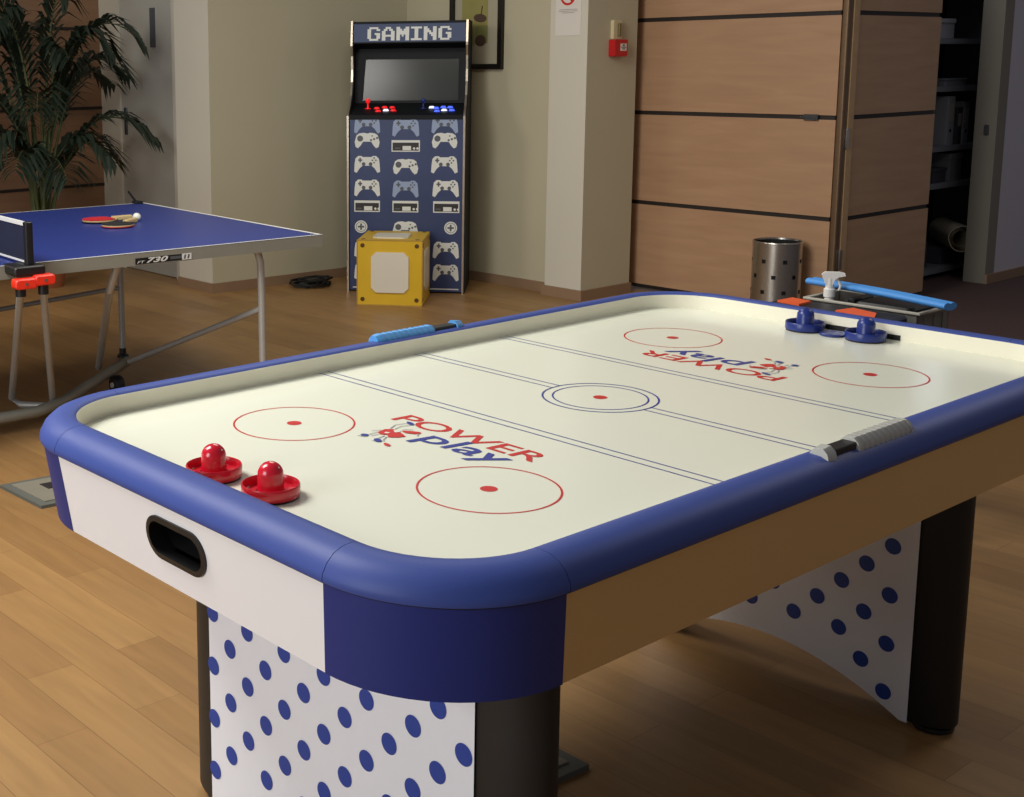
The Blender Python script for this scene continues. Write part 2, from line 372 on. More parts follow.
# ------------------------------------------------------------------ closet shelves and contents
t = thing('shelving_unit', 'grey shelving unit in the dark closet behind the partition', 'shelf', (6.9, 2.5, 0.004))
for z in (0.035, 0.62, 0.87, 1.27, 1.585, 1.95):
    b = MB(); b.box(-0.62, 0.68, 0, 0.42, z, z + 0.035); b.build('shelf_board', 'shelf', t, smooth=False)
for x in (-0.64, 0.68):
    b = MB(); b.box(x, x + .02, 0, .42, 0, 2.3); b.build('side_panel', 'shelf', t, smooth=False)
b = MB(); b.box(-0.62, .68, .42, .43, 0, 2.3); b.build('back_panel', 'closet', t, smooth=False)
def binder(x, w, z, h, m, label):
    t = thing('ring_binder', label, 'binder', (x, 2.53, z), 0, 'binders on the closet shelf')
    b = MB(); b.rbox(-w / 2, w / 2, 0, .28, 0, h, .004); b.build('cover', m, t)
    b = MB(); b.disc((0, h * .3), .014, lambda a, c: (a, -.001, c), n=20); b.build('finger_hole', 'dark', t)
    b = MB(); b.box(-w * .3, w * .3, -.0015, 0, h * .5, h * .85); b.build('spine_label', 'paper_grey', t, smooth=False)
Z4 = 0.004 + 0.905
binder(6.915, .10, Z4, .33, 'binder', 'wide pale grey binder standing on the closet shelf')
binder(7.14, .075, Z4, .29, 'binder', 'narrow pale binder right of the wide one on the closet shelf')
binder(7.045, .07, Z4, .25, 'closet', 'dark binder between the two pale ones on the closet shelf')
def cbox(name, x0, x1, z, h, m, label, dep=.3):
    b = MB(); b.rbox(x0, x1, 2.53, 2.53 + dep, z, z + h * .78, .006); b.rbox(x0 - .006, x1 + .006, 2.524, 2.536 + dep, z + h * .78, z + h, .006)
    o = b.build(name, m); return tag(o, label, 'box')
cbox('archive_box', 6.62, 6.875, 1.624, .13, 'binder', 'pale archive box on the topmost closet shelf in view')
cbox('cardboard_box', 6.72, 6.9, .659, .10, 'closet', 'low dark box on the closet shelf above the paper roll')
cbox('cardboard_box', 6.95, 7.12, .659, .19, 'shelf', 'grey box on the closet shelf above the paper roll')
cbox('document_tray', 6.8, 7.1, 1.309, .05, 'shelf', 'flat grey tray on the closet shelf below the archive box')
t = thing('paper_roll', 'large rolled paper tube poking out of the closet near the floor', 'paper roll', (6.93, 2.40, .275), radians(-50))
b = MB(); n = 40
b.lathe([(.085, 0), (.09, .0), (.09, .5), (.085, .5), (.06, .02), (.06, .5)], n=40); 
for i, v in enumerate(b.v): b.v[i] = (v[0] * (1 + .05 * sin(3 * math.atan2(v[1], v[0]))), v[2], v[1])
b.build('outer_sheet', 'card', t)
b = MB(); pts = []
for i in range(70):
    a = i * .25; r = .058 + .0016 * i * .25; pts.append((r * cos(a), r * sin(a)))
vs = [(x, .004, z) for x, z in pts] + [(x, .45, z) for x, z in pts]; b.add(vs, [(i, i + 1, 70 + i + 1, 70 + i) for i in range(69)]); b.build('inner_sheet', 'card', t)
b = MB(); b.lathe([(0.0001, 0), (.045, 0), (.047, .02), (.045, .2), (.02, .26), (.016, .33), (.0001, .335)], (6.79, 2.62, .045), n=24); tag(b.build('bottle', 'closet'), 'dark bottle standing beside the paper roll in the closet', 'bottle')
b = MB(); b.rbox(6.98, 7.5, 2.56, 2.85, .043, .19, .01); tag(b.build('storage_bin', 'closet'), 'dark storage bin under the paper roll in the closet', 'box')

# ------------------------------------------------------------------ wall fittings
t = thing('framed_picture', 'black framed still life print on the wall above the arcade machine', 'picture', (4.418, 4.555, 1.455))
b = MB(); W2, HH, fwd = .24, .78, .035
for y0, y1, z0, z1 in ((-W2, -W2 + fwd, 0, HH), (W2 - fwd, W2, 0, HH), (-W2 + fwd, W2 - fwd, 0, fwd), (-W2 + fwd, W2 - fwd, HH - fwd, HH)): b.box(-.03, 0, y0, y1, z0, z1)
b.build('frame', 'frame_black', t, smooth=False)
b = MB(); fn = lambda d: (lambda y, z: (-d, y, z))
b.box(-.008, -.002, -W2 + fwd, W2 - fwd, fwd, HH - fwd, 0)
b.flat([(-.13, .15), (.12, .15), (.12, .66), (-.13, .66)], fn(.0085), 0)
b.flat([(.02, .16), (.14, .16), (.14, .7), (.02, .7)], fn(.009), 1)
b.flat([(-.10, .28), (.03, .28), (.03, .7), (-.10, .7)], fn(.0092), 1)
b.flat([(-.10, .17), (.015, .17), (.015, .29), (-.10, .29)], fn(.0094), 2)
b.disc((-.03, .34), .06, fn(.0098), 3, ry=.028, rot=.1); b.disc((-.035, .19), .05, fn(.01), 3, ry=.038)
b.tube([(-.0105, -.04, .36), (-.0105, -.05, .42)], .004, 3, n=6)
b.build('print', ['mount', 'olive', 'olive2', 'pic_brown'], t, smooth=False)

t = thing('no_smoking_notice', 'white paper no smoking notice on the pillar', 'sign', (4.339, 3.713, 1.66))
b = MB(); b.box(-.002, 0, -.1, .1, 0, .34); b.build('sheet', 'paper', t, smooth=False)
b = MB(); g = lambda a, c: (-.003, a, c)
b.ring((0.005, .245), .046, .06, g, 0, 40); b.flat([(-.04, .205), (-.032, .197), (.05, .285), (.042, .293)], lambda a, c: (-.0033, a, c), 0)
b.flat([(-.038, .238), (.022, .238), (.022, .25), (-.038, .25)], lambda a, c: (-.0028, a, c), 1); b.flat([(.024, .238), (.04, .238), (.04, .25), (.024, .25)], lambda a, c: (-.0028, a, c), 0)
b.flat([(.03, .254), (.036, .254), (.028, .275), (.022, .275)], lambda a, c: (-.0028, a, c), 1)
b.build('prohibition_mark', ['ink_red', 'art_dark'], t, smooth=False)
b = MB()
for i, (w0, z) in enumerate(((.07, .158), (.075, .148), (.05, .138))): b.flat([(-w0, z), (w0, z), (w0, z + .004), (-w0, z + .004)], g, 0)
b.build('small_print', 'paper_grey', t, smooth=False)

t = thing('fire_alarm_call_point', 'red fire alarm call point with cream holder on the pillar', 'fire alarm', (4.61, 3.56, 1.528))
b = MB(); b.rbox(-.065, .065, -.05, 0, 0, .105, .008, axis='y'); b.build('red_box', 'alarm', t)
b = MB(); b.box(-.01, .05, -.0515, -.05, .035, .08); b.build('glass_label', 'paper', t, smooth=False)
b = MB(); b.box(-.004, .044, -.0525, -.0515, .055, .06); b.box(.006, .034, -.0525, -.0515, .045, .05); b.box(.012, .028, -.0525, -.0515, .064, .075); b.build('label_mark', 'art_grey', t, smooth=False)
b = MB(); b.rbox(-.05, .035, -.025, 0, .106, .225, .006, axis='y'); b.build('holder', 'alarm_cream', t)
b = MB(); b.tube([(.0, -.03, .125), (.0, -.03, .205)], .012, n=12); b.build('glass_hammer', 'brass', t)

# ------------------------------------------------------------------ palm
t = thing('potted_palm', 'tall green palm in a clay pot beyond the tennis table', 'plant', (2.02, 6.34, 0))
b = MB(); b.lathe([(.0001, 0), (.13, 0), (.17, .26), (.185, .27), (.185, .31), (.165, .31), (.155, .27), (.0001, .265)], n=36); b.build('pot', 'pot', t)
b = MB(); b.lathe([(.0001, .285), (.158, .28)], n=30); b.build('soil', 'soil', t)
random.seed(11)
fr = [(-30, .72, 2.0, .62), (-48, .55, 1.9, .55), (-15, .66, 1.72, .5), (-60, .52, 1.15, .5), (-35, .75, 1.35, .62), (10, .6, 1.6, .4), (150, .6, 1.9, .5), (120, .3, 2.1, .2), (170, .6, 1.5, .5), (200, .5, 1.2, .5),
      (-90, .45, 1.75, .35), (-120, .5, 1.5, .5), (-150, .55, 2.0, .45), (-75, .3, 2.05, .2), (60, .4, 1.9, .3), (-100, .5, 1.05, .5), (-5, .55, 1.15, .45), (180, .3, 1.8, .25), (-140, .5, 1.1, .45), (140, .6, 1.25, .45)]
for (az, reach, top, droop) in fr:
    a = radians(az + random.uniform(-6, 6)); sx, sy = random.uniform(-.05, .05), random.uniform(-.05, .05)
    P0 = Vector((sx, sy, .28)); D = Vector((cos(a), sin(a), 0))
    if D.y > 0: reach = min(reach, .5 / max(D.y, .01))
    P1 = P0 + D * .06 + Vector((0, 0, (top - .28) * .55)); P2 = P0 + D * reach * .45 + Vector((0, 0, (top - .28) * 1.08)); P3 = P0 + D * reach + Vector((0, 0, (top - .28) * 1.0 - droop * .55))
    bz = lambda s: P0 * (1 - s) ** 3 + P1 * 3 * s * (1 - s) ** 2 + P2 * 3 * s * s * (1 - s) + P3 * s ** 3
    b = MB(); N_ = 22
    b.tube([bz(i / N_) for i in range(N_ + 1)], [.011 * (1 - i / N_) + .002 for i in range(N_ + 1)], 1, n=6)
    S = D.cross(Vector((0, 0, 1)))
    for i in range(26):
        s = .42 + .58 * i / 25; p = bz(s); tg = (bz(min(1, s + .02)) - bz(s - .02)).normalized()
        ln = .30 * sin(pi * (0.18 + .75 * (i / 25))) + .05
        for sd in (-1, 1):
            d = (tg * .75 + S * sd * .75 + Vector((random.uniform(-.1, .1), random.uniform(-.1, .1), random.uniform(-.05, .2)))).normalized()
            q1 = p + d * ln * .5; q2 = p + d * ln + Vector((0, 0, -ln * random.uniform(.25, .6)))
            nrm = d.cross(Vector((0, 0, 1))).normalized() * .017
            b.add([p - nrm * .3, p + nrm * .3, q1 + nrm, q1 - nrm, q2], [(0, 1, 2, 3), (3, 2, 4)], 0)
    b.build('frond', ['leaf', 'stem'], t)

# ------------------------------------------------------------------ table tennis table
TO = Vector((1.509, 2.709, 0)); tth = math.atan2(-.0767, .997)
tt = thing('table_tennis_table', 'blue table tennis table on grey tube legs at the left', 'table', TO, tth)
tx = Vector((cos(tth), sin(tth), 0)); ty = Vector((-sin(tth), cos(tth), 0))
def tl(x, y, z): p = Vector((x, y, 0)) - TO; return Vector((p.dot(tx), p.dot(ty), z))
TL, TW, TZ = 2.82, 1.70, .76
for (a0, a1) in ((-1.405, 0), (-TL, -1.415)):
    b = MB(); b.box(a0 + .001, a1 - .001, .0015, TW - .0015, TZ - .018, TZ, 0)
    zt = lambda a, c: (a, c, TZ + .0006)
    for (x0, x1, y0, y1) in ((a0, a1, 0, .013), (a0, a1, TW - .013, TW)): b.flat([(x0, y0), (x1, y0), (x1, y1), (x0, y1)], zt, 1)
    e = (a1 - .02, a1) if a1 == 0 else (a0, a0 + .02)
    b.flat([(e[0], .02), (e[1], .02), (e[1], TW - .02), (e[0], TW - .02)], zt, 1)
    b.build('tabletop', ['tt_blue', 'white'], tt, smooth=False)
    b = MB()
    b.box(a0, a1, .001, .022, TZ - .052, TZ - .001); b.box(a0, a1, TW - .022, TW - .001, TZ - .052, TZ - .001)
    b.box(a0 + .002, a0 + .022, .022, TW - .022, TZ - .052, TZ - .001); b.box(a1 - .022, a1 - .002, .022, TW - .022, TZ - .052, TZ - .001)
    b.build('apron', 'apron', tt, smooth=False)
# sticker with the table's number
b = MB(); AF = lambda d: (lambda a, c: (a, -d, c))
b.flat([(-.93, .713), (-.70, .713), (-.70, .738), (-.93, .738)], AF(.0006), 0)
vs, fs = text_geo('FT', .25, .01); b.add([(-.922 + .035 * x, -.0012, .716 + .010 * y) for x, y in vs], fs, 1)
vs, fs = text_geo('730', .3, .03); b.add([(-.88 + .10 * x, -.0012, .715 + .022 * y) for x, y in vs], fs, 1)
b.flat([(-.77, .720), (-.715, .720), (-.715, .732), (-.77, .732)], AF(.001), 2)
b.flat([(-.715, .713), (-.67, .713), (-.67, .739), (-.715, .739)], AF(.0012), 1)
for i in range(2): b.flat([(-.707 + .017 * i, .717), (-.699 + .017 * i, .717), (-.695 + .017 * i, .734), (-.703 + .017 * i, .734)], AF(.0016), 2)
b.build('number_sticker', ['black', 'white', 'art_grey'], tt, smooth=False)
# legs
def leg(pts, r=.0165): b = MB(); b.tube(pts, r, 0, 14); return b.build('leg', 'tube', tt)
leg([(-.40, .06, .735), (-.34, .06, .728), (-.305, .06, .70), (-.292, .06, .655), (-.288, .06, .5), (-.285, .06, .02)])
leg([(-.975, .06, .725), (-1.0, .10, .6), tl(.858, 3.591, .10)])
q = tl(1.281, 4.077, .02); leg([(q.x - .06, q.y, .735), (q.x - .01, q.y, .72), (q.x, q.y, .66), (q.x, q.y, .02)])
for p in ((-.285, .06), (q.x, q.y)):
    b = MB(); b.lathe([(.0001, 0), (.03, 0), (.03, .012), (.018, .022), (.018, .05)], (p[0], p[1], 0), 20); b.build('rubber_foot', 'black', tt)
b = MB(); b.tube([(-.29, .06, .45), tl(1.0, 3.55, .11)], .013); b.build('brace', 'tube', tt)
b = MB(); b.tube([(q.x, q.y, .37), (q.x - .9, q.y + .02, .31), (-1.95, q.y + .02, .24)], .012); b.build('brace', 'tube', tt)
# wheeled floor frame
b = MB(); pf = [tl(1.03, 3.61, .10), tl(.77, 3.44, .085), tl(.44, 3.20, .075), tl(.30, 3.14, .075), tl(.13, 3.147, .075), tl(-.3, 3.2, .075)]
b.tube(pf, .024, 0, 14); b.build('base_frame', 'apron', tt)
for (x, y) in ((.86, 3.43), (-.35, 3.12)):
    c = tl(x, y, .045)
    b = MB(); b.lathe([(.012, -.022), (.04, -.022), (.045, -.014), (.045, .014), (.04, .022), (.012, .022)], n=28)
    b.v = [(c.x + v[2], c.y + v[0], c.z + v[1]) for v in b.v]; wh = b.build('wheel', 'black', tt)
    b = MB(); b.tube([(c.x - .03, c.y, c.z), (c.x + .03, c.y, c.z)], .013); b.build('axle', 'white', wh)
# net with post, clamp and support loop
sN = -1.41
b = MB(); b.rbox(sN - .016, sN + .016, -.075, -.045, .765, .93, .008); b.build('net_post', 'black', tt)
b = MB(); b.rbox(sN - .075, sN + .05, -.1, .03, .728, .766, .012, axis='y'); b.build('net_bracket', 'black', tt)
b = MB()
b.box(sN - .003, sN + .003, -.05, TW + .05, .775, .915, 0); b.box(sN - .006, sN + .006, -.05, TW + .05, .912, .927, 1); b.box(sN - .004, sN + .004, -.02, TW + .05, .77, .778, 1)
b.build('net', ['net', 'white'], tt, smooth=False)
b = MB(); b.rbox(sN - .016, sN + .016, TW + .045, TW + .075, .765, .93, .008); b.build('net_post', 'black', tt)
for (x0, x1, dz) in ((sN - .085, sN + .002, 0), (sN - .006, sN + .077, .008)):
    b = MB(); b.rbox(x0, x1, -.13, -.08, .684 + dz, .724 + dz, .013, axis='y'); xc = (x0 + x1) / 2
    b.lathe([(.0001, 0), (.006, 0), (.006, .004)], (0, 0, 0), 12, 1)
    k = 12 * 3
    for i in range(len(b.v) - k, len(b.v)): v = b.v[i]; b.v[i] = (xc + v[0], -.131 - v[2] * .3, .704 + dz + v[1])
    b.build('clamp', ['tt_orange', 'steel'], tt)
a1_, a2_ = tl(.28, 3.335, .10), tl(.415, 3.22, .10)
b = MB(); b.tube([(sN - .055, -.10, .68), a1_, a1_ + Vector((.02, -.04, -.025)), a2_ + Vector((-.03, -.03, -.025)), a2_, (sN + .035, -.10, .69)], .0145, 0, 14); b.build('support_loop', 'tube', tt)
for x in (sN - .055, sN + .036):
    b = MB(); b.tube([(x, -.10, .655), (x, -.10, .69)], .02); b.build('loop_collar', 'black', tt)
b = MB(); b.rbox(-.07, -.03, TW - .05, TW + .015, TZ - .01, TZ + .015, .006); b.tube([(-.06, TW - .02, TZ + .012), (-.1, TW - .01, TZ + .07)], .006); b.build('corner_clip', 'black', tt)

def bat(x, y, z, rz, blade, label, tilt=0):
    t = thing('table_tennis_bat', label, 'bat', (x, y, z), rz, 'bats on the tennis table'); t.rotation_euler = (0, tilt, rz)
    b = MB(); poly = [( -.078 * cos(a) , .075 * sin(a)) for a in [radians(i * 10) for i in range(-15, 16)]] + [(.085, .018), (.085, -.018)]
    poly = [(-.082 * cos(radians(a)), .075 * sin(radians(a))) for a in range(-140, 141, 10)] + [(.095, .014), (.095, -.014)]
    b.prism(poly, lambda a, c, d: (a, c, d), .004, .010, 0); b.build('blade_core', 'handle', t)
    for z0, z1, m in ((0, .004, 'bat_black' if blade != 'bat_black' else 'bat_red'), (.010, .014, blade)):
        b = MB(); b.prism([p for p in poly if p[0] < .07] + [(.055, .045)][:0], lambda a, c, d: (a, c, d), z0, z1, 0); b.build('rubber', m, t)
    b = MB(); b.rbox(.07, .175, -.014, .014, -.004, .02, .006, axis='x'); b.build('handle', 'handle', t)
bat(1.000, 3.79, TZ + .0045, math.atan2(-.01, .15) , 'bat_red', 'red faced table tennis bat lying behind the black one')
bat(.975, 3.57, TZ + .0045, math.atan2(.12, .2), 'bat_black', 'black faced table tennis bat lying nearest the camera')
b = MB(); b.lathe([(.02 * sin(pi * i / 12) + .0001, -.02 * cos(pi * i / 12)) for i in range(13)], (1.158, 3.70, TZ + .0205), 24)
tag(b.build('table_tennis_ball', 'ball'), 'white table tennis ball resting by the bats', 'ball')

# ------------------------------------------------------------------ arcade machine
arc = thing('arcade_machine', 'tall blue arcade machine with GAMING marquee in the corner', 'arcade machine', (3.46, 4.805, 0), math.atan2(-.763, .647))
AW = .778
prof = [(0, .0), (0, 1.165), (.012, 1.182), (.07, 1.22), (.14, 1.29), (.185, 1.38), (.195, 1.46), (.19, 1.55), (.17, 1.615), (.17, 1.635), (.195, 1.775), (.5, 1.775), (.5, 0)]
for x0 in (0, AW - .02):
    b = MB(); b.prism(prof, lambda a, c, d: (d, a, c), x0, x0 + .02, 0); sp = b.build('side_panel', 'arc_black', arc, smooth=False)
    b = MB(); path = prof[:12]
    for i in range(len(path) - 1):
        (y0, z0), (y1, z1) = path[i], path[i + 1]; dn = Vector((y1 - y0, z1 - z0)).normalized(); nx, nz = -dn.y * .004, dn.x * .004
        q4 = [(y0, z0), (y1, z1), (y1 + nx, z1 + nz), (y0 + nx, z0 + nz)]
        b.prism(q4, lambda a, c, d: (d, a, c), x0 + .001, x0 + .014)
    b.build('edge_trim', 'chrome', sp, smooth=False)
b = MB(); b.box(.02, AW - .02, .45, .495, .01, 1.77); b.box(.02, AW - .02, .02, .45, .01, .03); b.build('cabinet_back', 'arc_black', arc, smooth=False)
# front panel with game pad artwork
b = MB(); b.box(.02, AW - .02, .004, .02, .01, 1.163, 0)
K = AW / .778
def F(d): return lambda a, c: (a, .004 - d, c)
def pad(x, z, w=.165, flip=1, style=0, tone=1):
    # classic two-grip pad
    h = w * .52
    body = [(-.5, -.25), (-.42, .28), (-.3, .42), (-.12, .46), (0, .40), (.12, .46), (.3, .42), (.42, .28), (.5, -.25), (.46, -.62), (.36, -.72), (.26, -.52), (.16, -.22), (-.16, -.22), (-.26, -.52), (-.36, -.72), (-.46, -.62)]
    if style == 1: body = [(-.5, -.1), (-.47, .3), (-.36, .5), (-.22, .5), (-.18, .42), (.18, .42), (.22, .5), (.36, .5), (.47, .3), (.5, -.1), (.52, -.7), (.42, -.8), (.3, -.45), (.18, -.25), (-.18, -.25), (-.3, -.45), (-.42, -.8), (-.52, -.7)]
    b.flat([(x + a * w, z + c * h) for a, c in body], F(.0008), tone)
    if style == 0:
        b.disc((x - .28 * w * flip, z + .02 * h), w * .12, F(.0014), 2, 20)
        for i in range(3): b.disc((x + flip * (.16 + .12 * i) * w, z + (-.1 + .08 * i) * h), w * .045, F(.0014), 2, 12)
        b.disc((x + .2 * w * flip, z + .22 * h), w * .03, F(.0014), 2, 12)
    else:
        for sgn in (-1, 1):
            b.disc((x + sgn * .14 * w, z - .12 * h), w * .075, F(.0014), 2, 16)
        b.flat([(x - .36 * w, z + .12 * h), (x - .2 * w, z + .12 * h), (x - .2 * w, z + .24 * h), (x - .36 * w, z + .24 * h)], F(.0014), 2)
        b.flat([(x - .31 * w, z), (x - .25 * w, z), (x - .25 * w, z + .36 * h), (x - .31 * w, z + .36 * h)], F(.0015), 2)
        for a, c in ((.28, 0), (.28, .34), (.21, .17), (.35, .17)): b.disc((x + a * w, z + c * h), w * .034, F(.0014), 2, 12)
def console(x, z, w=.185, h=.075):
    b.flat([(x - w / 2, z - h / 2), (x + w / 2, z - h / 2), (x + w / 2, z + h / 2), (x - w / 2, z + h / 2)], F(.0008), 1)
    b.flat([(x - w / 2 + .007, z - h / 2 + .007), (x + w / 2 - .007, z - h / 2 + .007), (x + w / 2 - .007, z + h / 2 - .016), (x - w / 2 + .007, z + h / 2 - .016)], F(.0014), 3)
    b.flat([(x - .02, z - h / 2 + .01), (x + .035, z - h / 2 + .01), (x + .035, z + .0), (x - .02, z + .0)], F(.0018), 1)
    for i in range(2): b.disc((x + .055 + .022 * i, z - .016), .008, F(.0018), 1, 12)
    b.flat([(x - .07, z - .02), (x - .035, z - .02), (x - .035, z - .01), (x - .07, z - .01)], F(.0018), 2)
def round_pad(x, z, r=.042):
    b.disc((x, z), r, F(.0008), 1, 28); b.ring((x, z), r * .72, r * .8, F(.0014), 2, 24)
    b.flat([(x - r * .5, z - r * .14), (x + r * .5, z - r * .14), (x + r * .5, z + r * .14), (x - r * .5, z + r * .14)], F(.0014), 2)
    b.flat([(x - r * .14, z - r * .5), (x + r * .14, z - r * .5), (x + r * .14, z + r * .5), (x - r * .14, z + r * .5)], F(.0015), 2)
XL, XR, XC = .135, .64, .388
pad(XL, 1.118, style=1, tone=4); pad(XR, 1.118, style=1, tone=4); pad(XC, 1.10, .17, style=1, tone=4)
pad(XL, 1.015); pad(XR, 1.015); console(XC, .969)
pad(XL, .86, style=1); pad(XR, .86, style=1); pad(XC, .845, style=0)
pad(XL, .705, style=1); pad(XR + .01, .705, style=1); pad(XC, .70, style=1, tone=4)
console(XL, .572, .17); console(XR + .015, .572, .17); console(XC, .572, .17)
round_pad(.095, .435); round_pad(.685, .435); pad(XC, .435)
pad(XL, .30, style=1); pad(XR + .015, .30, style=1); pad(XC, .30, style=1)
pad(XL, .150, style=1); pad(XR + .015, .150, style=1); pad(XC, .150, style=0)
b.flat([(.04, .024), (.74, .024), (.74, .032), (.04, .032)], F(.0008), 1)
b.build('front_panel', ['arc_blue', 'art_white', 'art_grey', 'art_dark', 'art_pale'], arc, smooth=False)
# control panel
def cpt(s): return Vector((0, .004 + (.18 - .004) * s, 1.165 + (1.235 - 1.165) * s))
b = MB(); b.prism([(.0, 1.14), (.0, 1.168), (.03, 1.182), (.21, 1.235), (.21, 1.14)], lambda a, c, d: (d, a, c), .02, AW - .02)
cp = b.build('control_panel', 'arc_black', arc, smooth=False)
def knob(x, s, m, r=.014, h=.012, name='button'):
    y = .03 + .18 * s; z = 1.182 + .053 * s
    b = MB(); b.lathe([(r * 1.25, 0), (r * 1.25, h * .4), (r, h * .5), (r, h), (r * .6, h * 1.15), (.0001, h * 1.15)], (x, y, z), 18); b.build(name, m, cp)
for i, (x, s) in enumerate(((.185, .42), (.235, .52), (.285, .50), (.20, .12), (.25, .2), (.30, .18))): knob(x, s, 'lamp_red' if i not in (4,) else 'lamp_white', .016)
for i, (x, s) in enumerate(((.575, .42), (.62, .52), (.665, .50), (.585, .1), (.63, .2), (.68, .18), (.545, .5))): knob(x, s, ('lamp_blue', 'lamp_blue', 'lamp_blue', 'lamp_blue', 'lamp_white', 'lamp_blue', 'lamp_white')[i], .016)
for x, m in ((.125, 'lamp_red'), (.49, 'blue_pl')):
    y, z = .11, 1.205
    b = MB(); b.lathe([(.02, 0), (.02, .004), (.006, .006), (.005, .035), (.012, .04), (.017, .052), (.015, .064), (.0001, .07)], (x, y, z), 18); b.build('joystick', m, cp)
# monitor
b = MB(); sc = lambda a, s, d=0: (a, .23 + .06 * s - d, 1.238 + .36 * s)
b.add([sc(.02, 0), sc(AW - .02, 0), sc(AW - .02, 1), sc(.02, 1)], [(0, 1, 2, 3)]); bz_ = b.build('bezel', 'arc_black', arc, smooth=False)
b = MB(); b.add([sc(.075, .05, .004), sc(AW - .07, .05, .004), sc(AW - .07, .80, .004), sc(.09, .80, .004)], [(0, 1, 2, 3)]); b.build('screen', 'screen', bz_, smooth=False)
b = MB(); b.prism([(.17, 1.632), (.29, 1.598), (.29, 1.64), (.17, 1.64)], lambda a, c, d: (d, a, c), .02, AW - .02); b.build('speaker_board', 'arc_black', arc, smooth=False)
b = MB(); MQ = lambda d: (lambda a, c: (a, .176 + (c - 1.645) * .16 - d, c))
b.flat([(.02, 1.64), (AW - .02, 1.64), (AW - .02, 1.772), (.02, 1.772)], MQ(0), 0)
b.flat([(.02, 1.758), (AW - .02, 1.758), (AW - .02, 1.772), (.02, 1.772)], MQ(.001), 2)
GL = {'G': ['.#####.', '##...##', '##.....', '##..###', '##...##', '##...##', '.#####.'], 'A': ['..###..', '.##.##.', '##...##', '##...##', '#######', '##...##', '##...##'],
      'M': ['##...##', '###.###', '#######', '#######', '##.#.##', '##...##', '##...##'], 'I': ['######', '..##..', '..##..', '..##..', '..##..', '..##..', '######'], 'N': ['##...##', '###..##', '####.##', '##.####', '##..###', '##...##', '##...##']}
word = 'GAMING'; tot = sum(len(GL[c][0]) for c in word) + 5; px = (.662 - .112) / tot; pz = .088 / 7; xx = .112
for c in word:
    for j, row in enumerate(GL[c]):
        for i, ch in enumerate(row):
            if ch == '#': b.flat([(xx + i * px, 1.737 - (j + 1) * pz), (xx + (i + 1) * px, 1.737 - (j + 1) * pz), (xx + (i + 1) * px, 1.737 - j * pz), (xx + i * px, 1.737 - j * pz)], MQ(.0015), 1)
    xx += (len(GL[c][0]) + 1) * px
b.build('marquee', ['arc_navy', 'art_white', 'arc_black'], arc, smooth=False)
b = MB(); b.box(.02, AW - .02, .197, .5, 1.762, 1.774); b.build('top_panel', 'arc_black', arc, smooth=False)

# yellow box
yb = thing('yellow_wooden_box', 'yellow wooden cube box with cream patch before the arcade machine', 'box', (3.176, 4.38, 0), math.atan2(-.771, .637))
BW, BD, BHt = .41, .45, .416
b = MB(); b.rbox(0, BW, 0, BD, .004, BHt, .006); b.build('body', 'yellow', yb)
b = MB(); pts = [(.075, .06), (.34, .06), (.34, .35), (.075, .35)]
c_ = .03; oc = [(.09 + c_, .085), (.325 - c_, .085), (.325, .085 + c_), (.325, .34 - c_), (.325 - c_, .34), (.09 + c_, .34), (.09, .34 - c_), (.09, .085 + c_)]
b.prism(oc, lambda a, c, d: (a, d, c), -.01, 0.002); b.prism([(a * .95, c * .88) for a, c in oc], lambda a, c, d: (a, c, d), BHt - .001, BHt + .008)
b.prism([(a * .94, c) for a, c in oc], lambda a, c, d: (d, a, c), BW - .001, BW + .008)
b.build('cream_patch', 'box_white', yb, smooth=False)
def scr(fn):
    b = MB()
    b.add([fn(.014 * cos(2 * pi * i / 14), .014 * sin(2 * pi * i / 14), 0) for i in range(14)] + [fn(.014 * cos(2 * pi * i / 14), .014 * sin(2 * pi * i / 14), .002) for i in range(14)], [tuple(range(14, 28))] + [(i, (i + 1) % 14, 14 + (i + 1) % 14, 14 + i) for i in range(14)])
    b.build('screw', 'screw', yb)
for a in (.035, BW - .035):
    for c in (.04, BHt - .035): scr(lambda p, q, d, a=a, c=c: (a + p, -d, c + q))
for a in (.035, BD - .035):
    for c in (.04, BHt - .035): scr(lambda p, q, d, a=a, c=c: (BW + d, a + p, c + q))
for a in (.035, BW - .035):
    for c in (.035, BD - .035): scr(lambda p, q, d, a=a, c=c: (a + p, c + q, BHt + d))
b = MB()
for (x0, x1, y0, y1, z0, z1) in ((-.002, BW + .002, -.002, .004, 0, .008), (-.002, BW + .002, -.002, .003, BHt - .006, BHt + .001), (BW - .004, BW + .002, -.002, .004, 0, BHt), (-.002, .004, -.002, .004, 0, BHt), (BW - .003, BW + .002, 0, BD, 0, .008)): b.box(x0, x1, y0, y1, z0, z1)
b.build('edge_strip', 'yellow_edge', yb, smooth=False)

# cable heap by the wall, left of the arcade machine
b = MB(); random.seed(4); cpts = []
for i in range(60):
    a = i * .55; r = .06 + .04 * sin(i * .7); cpts.append((3.40 + r * 1.6 * cos(a), 5.12 + r * sin(a) * 1.3, .012 + .045 * (i / 60) * abs(sin(i * .31))))
b.tube(cpts, .009, 0, 6); b.rbox(3.37, 3.47, 5.08, 5.14, 0.0, .05, .012)
tag(b.build('power_cable', 'black'), 'black cable heap with plug block on the floor left of the arcade machine', 'cable')

